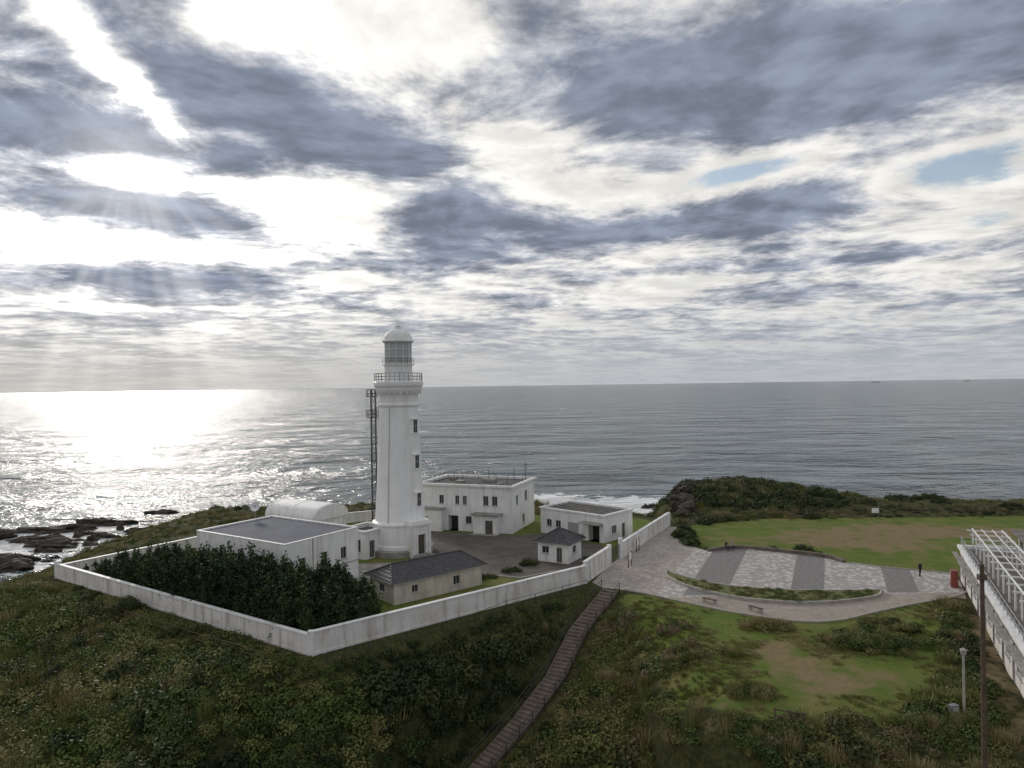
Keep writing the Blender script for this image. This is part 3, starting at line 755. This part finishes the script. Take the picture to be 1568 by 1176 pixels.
# ================================================================ PEOPLE
def person(name,loc,rz,sit,top,leg,hair=(.02,.015,.012)):
    g=empty(name,loc,rz)
    if not sit:
        J=[((0,0,.95),.125),((0,0,1.15),.115),((0,0,1.38),.13),((0,0,1.5),.055),((0,-.01,1.62),.095),((0,0,1.70),.085),
           ((-.19,0,1.42),.06),((-.24,.02,1.15),.045),((-.23,-.06,.90),.035),((-.23,-.08,.80),.04),
           ((.19,0,1.42),.06),((.24,.02,1.15),.045),((.23,-.06,.90),.035),((.23,-.08,.80),.04),
           ((-.1,0,.88),.09),((-.11,-.03,.5),.062),((-.11,.02,.09),.045),((-.12,-.14,.04),.04),
           ((.1,0,.88),.09),((.11,.06,.5),.062),((.12,.1,.09),.045),((.13,-.05,.04),.04)]
    else:
        J=[((0,0,.52),.13),((0,-.01,.75),.115),((0,-.03,.97),.13),((0,-.05,1.09),.055),((0,-.08,1.2),.095),((0,-.07,1.28),.085),
           ((-.19,-.03,1.0),.06),((-.24,-.1,.76),.045),((-.16,-.32,.66),.035),((-.12,-.38,.64),.038),
           ((.19,-.03,1.0),.06),((.24,-.1,.76),.045),((.16,-.32,.66),.035),((.12,-.38,.64),.038),
           ((-.1,-.05,.5),.09),((-.12,-.45,.5),.065),((-.12,-.47,.09),.045),((-.12,-.6,.04),.04),
           ((.1,-.05,.5),.09),((.12,-.45,.5),.065),((.12,-.47,.09),.045),((.12,-.6,.04),.04)]
    Ed=[(0,1),(1,2),(2,3),(3,4),(4,5),(2,6),(6,7),(7,8),(8,9),(2,10),(10,11),(11,12),(12,13),(0,14),(14,15),(15,16),(16,17),(0,18),(18,19),(19,20),(20,21)]
    me=bpy.data.meshes.new('body'); me.from_pydata([j[0] for j in J],Ed,[]); o=bpy.data.objects.new('tmp',me); scene.collection.objects.link(o)
    sk=o.modifiers.new('s','SKIN'); 
    for i,j in enumerate(J): me.skin_vertices[0].data[i].radius=(j[1],j[1]*(.75 if i in (0,1,2) else 1))
    me.skin_vertices[0].data[0].use_root=True
    sb_=o.modifiers.new('u','SUBSURF'); sb_.levels=1; sb_.render_levels=1
    dg=bpy.context.evaluated_depsgraph_get(); nm=bpy.data.meshes.new_from_object(o.evaluated_get(dg)); bpy.data.objects.remove(o)
    ms_=[pmat(name+'_'+k,c1,c2,5,.8) for k,c1,c2 in (('jacket',top,tuple(a*.8 for a in top)),('trousers',leg,tuple(a*.8 for a in leg)),('skin',(.5,.33,.25),(.45,.3,.22)),('hair',hair,hair))]
    nm.materials.clear()
    for q in ms_: nm.materials.append(q)
    hz_=1.52 if not sit else 1.11; wz=.93 if not sit else .56
    for q in nm.polygons:
        c_=q.center; q.use_smooth=True
        if c_.z>hz_: q.material_index=3 if (c_.z>hz_+.16 or c_.y>.0-(.07 if sit else 0)) else 2
        elif abs(c_.x)>.19 and ((not sit and c_.z<.86)): q.material_index=2
        elif c_.z<wz: q.material_index=1
        else: q.material_index=0
    ob=bpy.data.objects.new('body',nm); link(ob,g)
person('person',(47.6,82.3,.02),R(20),False,(.03,.03,.035),(.02,.022,.03))
person('person',(29.3,96.6,.02),R(20),True,(.05,.05,.07),(.03,.03,.035))
person('person',(30.3,96.95,.02),R(-5),True,(.35,.32,.3),(.04,.045,.07))
# ================================================================ SHIPS ON THE HORIZON
def ship(x,y,L):
    g=empty('cargo_ship',(x,y,SEA),R(4)); h=L*.05
    v=[(-L/2,-L*.07,0),(L*.42,-L*.07,0),(L*.5,0,0),(L*.42,L*.07,0),(-L/2,L*.07,0)]
    v+=[(a*1.02,b,h) for a,b,_ in v]
    mesh('hull',v,[(0,1,6,5),(1,2,7,6),(2,3,8,7),(3,4,9,8),(4,0,5,9),(5,6,7,8,9)],M['conc'],g)
    box('bridge',-L*.46,-L*.36,-L*.06,L*.06,h,h*3.2,M['white'],g,.2)
    MB().box(-L*.3,L*.36,-L*.055,L*.055,h,h*1.5).out('hatches',M['conc'],g)
    MB().tube((-L*.34,0,h),(-L*.34,0,h*4),L*.006).tube((L*.1,0,h),(L*.1,0,h*3),L*.006).out('masts',M['conc'],g)
ship(6700,13000,170); ship(8500,13200,150)
# ================================================================ VEGETATION
def leafquads(P,N,size,rng,asp=.55):
    n=len(P); t=rng.normal(size=(n,3)); t-=N*(t*N).sum(1,keepdims=True)*.7; t/=np.linalg.norm(t,axis=1,keepdims=True)
    b=np.cross(N,t); b/=np.linalg.norm(b,axis=1,keepdims=True)+1e-9
    s=size*rng.uniform(.6,1.3,(n,1))
    V=np.stack([P-t*s,P+b*s*asp,P+t*s,P-b*s*asp],1).reshape(-1,3)
    F=[(4*i,4*i+1,4*i+2,4*i+3) for i in range(n)]
    return V,F
def col_obj(coll,name,V,F,mats,mi=None):
    me=bpy.data.meshes.new(name); me.from_pydata(V.tolist(),[],F); 
    for q in mats: me.materials.append(q)
    if mi is not None: me.polygons.foreach_set('material_index',mi)
    o=bpy.data.objects.new(name,me); coll.objects.link(o); return o
def shrub_mesh(n,rad,hgt,size,seed):
    r=np.random.default_rng(seed); 
    P=[];Nn=[]
    L=[(0,0,1.)]+[(r.uniform(-.6,.6),r.uniform(-.6,.6),r.uniform(.4,.85)) for _ in range(6)]
    for (cx,cy,s) in L:
        k=int(n*s/sum(q[2] for q in L)); d=r.normal(size=(k,3)); d[:,2]=np.abs(d[:,2]); d/=np.linalg.norm(d,axis=1,keepdims=True)
        rr=r.uniform(.55,1.15,(k,1)); p_=d*rr*np.array([rad*s*.75,rad*s*.75,hgt*s]); p_[:,0]+=cx*rad; p_[:,1]+=cy*rad
        P.append(p_); Nn.append(d+r.normal(size=(k,3))*.5)
    P=np.concatenate(P);Nn=np.concatenate(Nn);Nn/=np.linalg.norm(Nn,axis=1,keepdims=True)
    return leafquads(P,Nn,size,r)
def tuft_mesh(n,rad,h,seed):
    r=np.random.default_rng(seed); V=[];F=[]
    for i in range(n):
        a=r.uniform(0,6.28); q=r.uniform(0,rad); x0,y0=q*math.cos(a),q*math.sin(a); a2=a+r.normal()*.6; l=r.uniform(.1,.5)*h; hh=h*r.uniform(.5,1.1); w_=.03
        px,py=-math.sin(a2)*w_,math.cos(a2)*w_
        b=len(V); V+=[(x0-px,y0-py,-.05),(x0+px,y0+py,-.05),(x0+math.cos(a2)*l,y0+math.sin(a2)*l,hh)]; F.append((b,b+1,b+2))
    return np.array(V),F
def newcoll(n): return bpy.data.collections.new(n)
cs=newcoll('shrub_kinds')
for i,(mt,n,rd,h,s) in enumerate((('leafD',380,1.,.95,.125),('leafA',380,1.,.75,.115),('leafB',360,1.,.75,.115),('leafB',330,1.,.55,.105),('leafC',300,1.,.65,.10))):
    V,F=shrub_mesh(n,rd,h,s,i+11); col_obj(cs,'k%d_shrub'%i,V,F,[M[mt]])
V,F=tuft_mesh(120,.7,.95,77); col_obj(cs,'k5_tuft',V,F,[M['leafG']])
V,F=tuft_mesh(90,.5,.25,78); col_obj(cs,'k6_tuft',V,F,[M['leafG']])
def scatter(name,pts,rz,sc_,vi,coll):
    me=bpy.data.meshes.new(name); me.vertices.add(len(pts)); me.vertices.foreach_set('co',np.asarray(pts,np.float32).ravel())
    for nm,ty,dat in (('rz','FLOAT',rz),('sc','FLOAT',sc_),('vi','INT',vi)):
        a=me.attributes.new(nm,ty,'POINT'); a.data.foreach_set('value',np.asarray(dat,np.float32 if ty=='FLOAT' else np.int32))
    me.update(); o=bpy.data.objects.new(name,me); link(o)
    ng=bpy.data.node_groups.new(name+'_gn','GeometryNodeTree')
    ng.interface.new_socket('Geometry',in_out='INPUT',socket_type='NodeSocketGeometry'); ng.interface.new_socket('Geometry',in_out='OUTPUT',socket_type='NodeSocketGeometry')
    N=ng.nodes; Lk=ng.links; gi=N.new('NodeGroupInput'); go=N.new('NodeGroupOutput'); ip=N.new('GeometryNodeInstanceOnPoints')
    ci=N.new('GeometryNodeCollectionInfo'); ci.inputs['Collection'].default_value=coll; ci.inputs['Separate Children'].default_value=True; ci.inputs['Reset Children'].default_value=True
    def na(nm,ty):
        a=N.new('GeometryNodeInputNamedAttribute'); a.data_type=ty; a.inputs['Name'].default_value=nm; return a.outputs['Attribute']
    cx=N.new('ShaderNodeCombineXYZ'); Lk.new(na('rz','FLOAT'),cx.inputs[2]); er=N.new('FunctionNodeEulerToRotation'); Lk.new(cx.outputs[0],er.inputs[0])
    ip.inputs['Pick Instance'].default_value=True
    Lk.new(gi.outputs[0],ip.inputs['Points']); Lk.new(ci.outputs[0],ip.inputs['Instance']); Lk.new(na('vi','INT'),ip.inputs['Instance Index']); Lk.new(er.outputs[0],ip.inputs['Rotation']); Lk.new(na('sc','FLOAT'),ip.inputs['Scale']); Lk.new(ip.outputs[0],go.inputs[0])
    md=o.modifiers.new('gn','NODES'); md.node_group=ng
    return o
SHOP=np.array([(51.2,82.2),(33,44.5),(45,38),(63,76)],float)
def sample(n,x0,x1,y0,y1):
    x=rng.uniform(x0,x1,n); y=rng.uniform(y0,y1,n); return x,y
def wildmask(x,y):
    dc=sdf(x,y,COMP); d,_,_=stairinfo(x,y)
    m_=(dc>1.0)&(d>1.7)&(sdf(x,y,PAVE)>.8)&(sdf(x,y,SHOP)>1.)&(sdf(x,y,LAWN[0])>-.3)&(sdf(x,y,LAWN[1])>0)&(sdf(x,y,DIRT[0])>.5)&(sdf(x,y,DIRT[2])>.3)&(sdf(x,y,DIRT[3])>.3)
    gapp=pdist(x,y,np.array([WB,WC,(12,88)]),False)
    m_&=~((gapp<2.0)&(x>-17))
    m_&=np.abs(x)<y*.86+8
    m_&=~((x>11)&(x<13.5)&(y>73)&(y<80))
    return m_
x,y=sample(12500,-75,52,38,84); k=wildmask(x,y); x,y=x[k],y[k]
_,_,sdv=stairinfo(x,y); right=sdv>0
if right[np.argmin(np.hypot(x-12,y-58))]!=True: right=~right
nzv=fb(x,y,11,3); nz2=fb(x+300,y,5,3); r_=rng.random(len(x))
vi=np.where(nzv>.12,0,np.where(nzv>-.10,1,2)); vi=np.where((nz2>.28),3,vi); vi=np.where(nz2<-.36,4,vi)
vi=np.where(r_<.10,5,vi); vi=np.where((r_>.9),rng.integers(0,4,len(x)),vi)
bank=(~right)&(x>-30); r2=rng.random(len(x)); vi=np.where(bank&(r2<.62),np.where(nzv>-.12,0,1),vi)
lightleft=(x<-34+(y-50)*-.2)&(r2<.62); vi=np.where(lightleft,np.where(rng.random(len(x))<.55,2,5),vi)
gh=right&(rng.random(len(x))<.42); vi=np.where(gh,np.where(rng.random(len(x))<.55,5,np.where(rng.random(len(x))<.5,3,4)),vi)
s=rng.uniform(.6,1.4,len(x))*(1+.9*np.clip(nz2,0,1))
s=np.where(x>11,s*.75,s); dst,_,_=stairinfo(x,y); s=np.where(dst<2.8,s*.55,s)
near=pdist(x,y,np.array([WA,WB,WC]),False); s=np.where(near<4,s*.6,s)
z=height(x,y)-.08
scatter('scrub_vegetation',np.stack([x,y,z],1),rng.uniform(0,6.28,len(x)),s,vi,cs)
x,y=sample(9000,-110,125,84,162); k=wildmask(x,y)&(sdf(x,y,COAST)<10); x,y=x[k],y[k]
k=(x>20)|(x<-15)|(y>124); x,y=x[k],y[k]
r_=rng.random(len(x)); nzv=fb(x,y,12,3)
vi=np.where(nzv>.0,1,2); vi=np.where(r_<.3,3,vi); vi=np.where(r_>.8,5,vi); vi=np.where((nzv<-.2),np.where(r_<.5,4,5),vi)
flatzone=(x>56)&(y<140); s=rng.uniform(.6,1.6,len(x))*np.where(flatzone,.5,.8)
vi=np.where((x>30)&(fb(x,y+90,8,3)>.12),0,vi)
hum=((x-48)**2+(y-143)**2<18**2); vi=np.where(hum&(r_<.6),0,vi); s=np.where(hum,s*1.4,s)
lft=(x<-25); vi=np.where(lft&(r_<.55),np.where(r_<.3,5,4),vi); s=np.where(lft,s*.8,s)
scatter('scrub_vegetation.001',np.stack([x,y,height(x,y)-.1],1),rng.uniform(0,6.28,len(x)),s,vi,cs)
x,y=sample(8000,10,50,46,80); k=(sdf(x,y,LAWN[0])<0)&(sdf(x,y,DIRT[0])>.0)&(sdf(x,y,DIRT[3])>.1)&(sdf(x,y,PAVE)>.3); x,y=x[k],y[k]
kk=fb(x,y,5,3)+rng.normal(size=len(x))*.15>-.1; x,y=x[kk],y[kk]
scatter('lawn_grass',np.stack([x,y,height(x,y)-.03],1),rng.uniform(0,6.28,len(x)),rng.uniform(.35,.9,len(x)),np.full(len(x),6),cs)
x,y=sample(900,18,41,72,87); k=sdf(x,y,np.array(bed))<-.25; x,y=x[k],y[k]
scatter('bed_plants',np.stack([x,y,np.full(len(x),.22)],1),rng.uniform(0,6.28,len(x)),rng.uniform(.25,.6,len(x)),np.where(rng.random(len(x))<.5,6,np.where(rng.random(len(x))<.5,3,2)),cs)
def bush(cx,cy,rx,ry,h,kinds,n):
    a=rng.uniform(0,6.28,n); q=np.sqrt(rng.random(n)); x=cx+q*rx*np.cos(a); y=cy+q*ry*np.sin(a)
    zt=h*np.sqrt(np.clip(1-q*q,0,1))*rng.uniform(.0,1.,n)**.5
    z=height(x,y)+zt-.35
    scatter('bush',np.stack([x,y,z],1),rng.uniform(0,6.28,n),rng.uniform(.5,.8,n),rng.choice(kinds,n),cs)
bush(14.4,60.2,2.1,1.8,1.6,[4,4,2],50); bush(15.2,66.5,1.6,1.1,.9,[3,4],26)
bush(23.9,66.0,2.6,1.3,.8,[2,3,5],40); bush(31.2,61.5,4.2,3.0,1.2,[2,3,5,1],110); bush(34.5,64.8,3.0,1.6,1.4,[1,2],55)
bush(18.2,59.5,1.2,.9,.5,[3,5],14); bush(17.5,52.,1.7,1.2,.8,[2,3,5],28); bush(25.8,105.5,1.5,2.2,1.8,[0,1],50); bush(25.5,101.,1.2,2.,1.0,[0,1],26)
bush(2.2,90.4,.9,.8,.8,[0,1],14); bush(9.8,89.4,.8,.9,1.,[0,4],14); bush(22.5,48.0,1.5,1.,.7,[2,5],20); bush(27.5,47.2,2.2,1.2,1.,[2,4,5],34)
bush(-4.5,84.5,3.,.6,.5,[0,1],30); bush(0.,87.2,1.2,.5,.5,[0],12); bush(89,126,1.6,1.2,1.3,[0],24)
bush(-15,52.5,4.5,3.,2.0,[0,0,1],90); bush(-40,73.2,1.6,1.2,1.6,[0],26); bush(-31,66.5,2.4,1.2,1.2,[0,1],34); bush(-25,58,4,2.,1.4,[1,0],60)
bush(70,146,3,1.5,1.,[0,1],24); bush(80,138,3,1.5,.9,[0,1],24); bush(62,131,4,1.5,.9,[0,1],30); bush(33,53,1.6,1.2,.7,[2,3,5],22); bush(36.5,60.5,1.6,1.2,.7,[2,3],22)
ct=newcoll('conifer_kinds')
def conifer(seed,h=5.,rad=1.2):
    r=np.random.default_rng(seed); mb=MB()
    mb.tube((0,0,-.2),(0.05,0,h*.55),.13,7,.07); mb.tube((.05,0,h*.55),(0,0,h*.95),.07,6,.015)
    tips=[]
    for i in range(30):
        z0=r.uniform(.02,.88)*h; a=r.uniform(0,6.28); l=rad*(1-(z0/h)**3.2)*r.uniform(.7,1.15)
        p1=(math.cos(a)*l,math.sin(a)*l,z0+l*.4); mb.tube((0,0,z0),p1,.03,4,.008); tips.append(((0,0,z0),p1))
    V=list(mb.v);F=list(mb.f);mi=[0]*len(F)
    P=[];Nn=[]
    for a,b in tips+[((0,0,h*.6),(0,0,h*1.04))]*3:
        a=np.array(a);b=np.array(b);k=34
        t=r.uniform(.35,1.12,(k,1)); q=a+(b-a)*t+r.normal(size=(k,3))*.18*np.array([1,1,1.2]); P.append(q)
        nn=r.normal(size=(k,3))+np.array([0,0,.4]); Nn.append(nn/np.linalg.norm(nn,axis=1,keepdims=True))
    P=np.concatenate(P);Nn=np.concatenate(Nn); LV,LF=leafquads(P,Nn,.19,r,.42); b=len(V)
    V=np.concatenate([np.array(V),LV]); F+= [tuple(b+q for q in f_) for f_ in LF]; mi+=[1]*len(LF)
    col_obj(ct,'c%d_conifer'%seed,V,F,[M['wood'],M['leafT']],mi)
for i in range(4): conifer(i)
HP=np.array([(-52.5,85.6),(-17.6,62.0),(-12.8,66.2),(-14.2,71.5),(-19,74),(-25.4,74.6),(-38.5,83.2),(-46,87.5),(-50,89)],float)
pts=[]
for i in range(6000):
    a,b=random.uniform(-53,-12),random.uniform(61,90)
    if sdf(np.array(a),np.array(b),HP)<-.05 and all((a-p_[0])**2+(b-p_[1])**2>1.1**2 for p_ in pts): pts.append((a,b))
pts=np.array(pts); x,y=pts[:,0],pts[:,1]
hh=np.interp(x,[-53,-47,-40,-30,-20,-15,-13],[1.9,2.9,4.6,5.3,4.7,3.9,3.2])
dw=pdist(x,y,np.array([WA,WB,WC]),False); hh=hh*np.interp(dw,[.3,1.5,4],[.70,.87,1.])
scatter('conifer_trees',np.stack([x,y,np.zeros(len(x))],1),rng.uniform(0,6.28,len(x)),hh/5.*rng.uniform(.85,1.15,len(x)),rng.integers(0,4,len(x)),ct)
bt=MB(); 
def branch(p0,d,l,r,k):
    p1=p0+d*l; bt.tube(p0,p1,r,6,r*.65)
    if k==0: return
    for i in range(3):
        nd=(d+Vector((random.uniform(-.7,.7),random.uniform(-.7,.7),random.uniform(0,.5)))).normalized(); branch(p1,nd,l*.72,r*.6,k-1)
branch(Vector((0,0,0)),Vector((0,0,1)),1.2,.09,4)
bt.out('bare_tree',M['wood'],loc=(8.6,93.2,0))
# ================================================================ WORLD
W=bpy.data.worlds.new('World'); scene.world=W; W.use_nodes=True; T=W.node_tree; E.T=T
for n in list(T.nodes): T.nodes.remove(n)
out=T.nodes.new('ShaderNodeOutputWorld')
sky=T.nodes.new('ShaderNodeTexSky'); sky.sky_type='NISHITA'; sky.sun_disc=False; sky.sun_elevation=R(SUN_EL); sky.sun_rotation=R(SUN_AZ)
tc=T.nodes.new('ShaderNodeTexCoord'); dx,dy,dz=sep(tc.outputs['Generated'])
zc=emax(dz,0.); A=E.m('ARCTAN2',dx,dy)*57.2958; El=E.m('ARCSINE',emin(zc,1.))*57.2958
inv=1./(zc+.075)
pv=comb(dx*inv,dy*inv,0.)
AE=comb(A,El,0.)
wp=nz(pv,1.1,1,.5,0,col=True)
def vadd(a,b,s=None):
    n=T.nodes.new('ShaderNodeVectorMath'); n.operation='MULTIPLY_ADD' if s is not None else 'ADD'
    if s is not None:
        T.links.new(b,n.inputs[0]); n.inputs[1].default_value=(s,s,s); T.links.new(a,n.inputs[2])
    else:
        T.links.new(a,n.inputs[0]); n.inputs[1].default_value=b
    return n.outputs[0]
pw_=vadd(pv,wp,.40)
n1=nz(pw_,1.5,6,.62,.0)
n2=nz(vadd(pw_,(-.07,.10,0)),1.5,4,.60,.0)
nf=nz(pw_,5.5,5,.66,.0)
def blobq(prev,a0,e0,sa,se,amp,tilt=0.):
    mp=T.nodes.new('ShaderNodeMapping'); mp.vector_type='TEXTURE'; T.links.new(AE,mp.inputs[0])
    mp.inputs['Location'].default_value=(a0,e0,0); mp.inputs['Rotation'].default_value=(0,0,R(tilt)); mp.inputs['Scale'].default_value=(sa*2.1,se*2.1,1)
    g=T.nodes.new('ShaderNodeTexGradient'); g.gradient_type='QUADRATIC_SPHERE'; T.links.new(mp.outputs[0],g.inputs[0])
    return E.m('MULTIPLY_ADD',E(g.outputs['Fac']),amp*1.9,prev)
bl=[(-22.8,25.6,5.,2.4,-1.1,0),(-8.6,26.6,6,2.1,-.95,0),(-28,20.9,5.5,1.1,-1.2,-40),(-33,24.5,4,1.6,-.8,-30),(-28.6,15.1,2.5,1.1,-2.0,0),(-15.2,13.4,5,2.1,-1.4,0),(-26,10.2,9,.8,-1.1,0),(-34,10.2,4,1.3,-.8,0),
    (-11.7,8.5,5,.7,-.9,0),(.3,18.8,4.5,1.8,-.9,0),(18.7,16,5.,1.1,-1.9,8),(31.7,14,5.5,1.4,-1.6,8),(34.8,11.3,5,2,-.8,0),(13.8,8,9,.6,-.8,0),(5,15.8,4.5,1.4,-.8,0),(30,8,8,.6,-.6,0),
    (-18.6,20.3,10,2.6,1.3,-12),(-33,17.6,6.5,1.7,1.3,0),(-26.0,12.8,7.0,1.3,2.0,-3),(-21,16.6,5,1.2,.9,-8),(11.3,23.4,9,3.6,1.3,0),(27.6,21.2,13,3.4,1.4,0),(-5,12.7,6.5,1.8,1.1,0),
    (21,13,9,1.2,1.2,0),(-26,7.9,10,.8,.9,0),(11.3,12,7,1.,.9,0),(-7.6,18,5.5,1.6,.9,0),(25.5,8.6,12,.9,.5,0)]
bias=-0.06
for b in bl: bias=blobq(bias,*b)
dens=E.m('MULTIPLY_ADD',n1-.5,5.8,bias)+(nf-.5)*2.3
sa=(A-SUN_AZ); se_=El-GLOW_EL
sd=E.m('SQRT',sa*sa*.8+se_*se_)
glow=eexp(sd*sd*(-1./(12.*12.))); glw=eexp(sd*(-1./22.)); core=eexp(sd*sd*(-1./(3.4*3.4)))
cov=sstep(dens,-.75,.95)
relief=(n1-n2)*4.8+(nf-.5)*.5
ang=E.m('ARCTAN2',sa,(GLOW_EL+2.)-El)
rn=nz(comb(ang*1.8,0.,0.),2.2,2.,.5)
rays=sstep(rn,.40,.62)*sstep(El,0.,7.,.55,1.)*sstep(El,10.,15.,1.,0.)*eexp(sa*sa*(-1./130.))
def V3(c,s):
    n=T.nodes.new('ShaderNodeVectorMath'); n.operation='SCALE'
    if isinstance(c,tuple): n.inputs[0].default_value=c
    else: T.links.new(c,n.inputs[0])
    if isinstance(s,E): T.links.new(s.v,n.inputs['Scale'])
    else: n.inputs['Scale'].default_value=s
    return n.outputs[0]
lit=(.84+glw*.40+glow*.5+core*3.)*sstep(relief,-.6,.6,1.10,.82)
shd=(1.0+glow*.12)*sstep(relief,-.7,.7,1.34,.72)
litc=V3((1.,.975,.93),lit); shdc=V3((.235,.270,.345),shd)
midc=V3((.52,.535,.575),(1.+glow*.3)*sstep(relief,-.7,.7,1.2,.84))
c=cmix(sstep(cov,0.,.5,kind='LINEAR'),litc,midc); c=cmix(sstep(cov,.5,1.,kind='LINEAR'),c,shdc)
hz_c=V3(cmix(sstep(A,-30,20),(.56,.54,.51),(.46,.485,.52)),1.)
c=cmix(sstep(El,.0,8.5,.92,0.),c,hz_c)
c=vadd(c,V3((1.,.95,.86),rays*.24+core*.35),1.) 
bgc=T.nodes.new('ShaderNodeBackground'); T.links.new(c,bgc.inputs[0]); bgc.inputs[1].default_value=1.
bgs=T.nodes.new('ShaderNodeBackground'); T.links.new(sky.outputs[0],bgs.inputs[0]); bgs.inputs[1].default_value=.12
mx=T.nodes.new('ShaderNodeMixShader')
gap=sstep(dens,-2.2,-1.0,.85,0.)*sstep(sd,26.,40.)*sstep(El,6.,10.)
T.links.new((1.-gap).v,mx.inputs[0]); T.links.new(bgs.outputs[0],mx.inputs[1]); T.links.new(bgc.outputs[0],mx.inputs[2]); T.links.new(mx.outputs[0],out.inputs[0])
sl=bpy.data.lights.new('sun','SUN'); sl.energy=1.5; sl.angle=R(8); sl.color=(1,.94,.86)
so_=bpy.data.objects.new('sun',sl); link(so_)
az,el=R(SUN_AZ),R(SUN_EL); dirv=Vector((math.sin(az)*math.cos(el),math.cos(az)*math.cos(el),math.sin(el)))
so_.rotation_euler=dirv.to_track_quat('Z','Y').to_euler(); so_.location=dirv*200
cam=bpy.data.cameras.new('camera'); cam.sensor_width=36; cam.lens=24.8; cam.clip_end=200000; cam.clip_start=.5
co=bpy.data.objects.new('camera',cam); link(co); scene.camera=co
co.matrix_world=Matrix.Translation((.32,0,23))@(Matrix.Rotation(R(90.1),4,'X')@Matrix.Rotation(R(-.8),4,'Z'))
scene.view_settings.view_transform='Standard'; scene.view_settings.look='None'; scene.view_settings.exposure=0
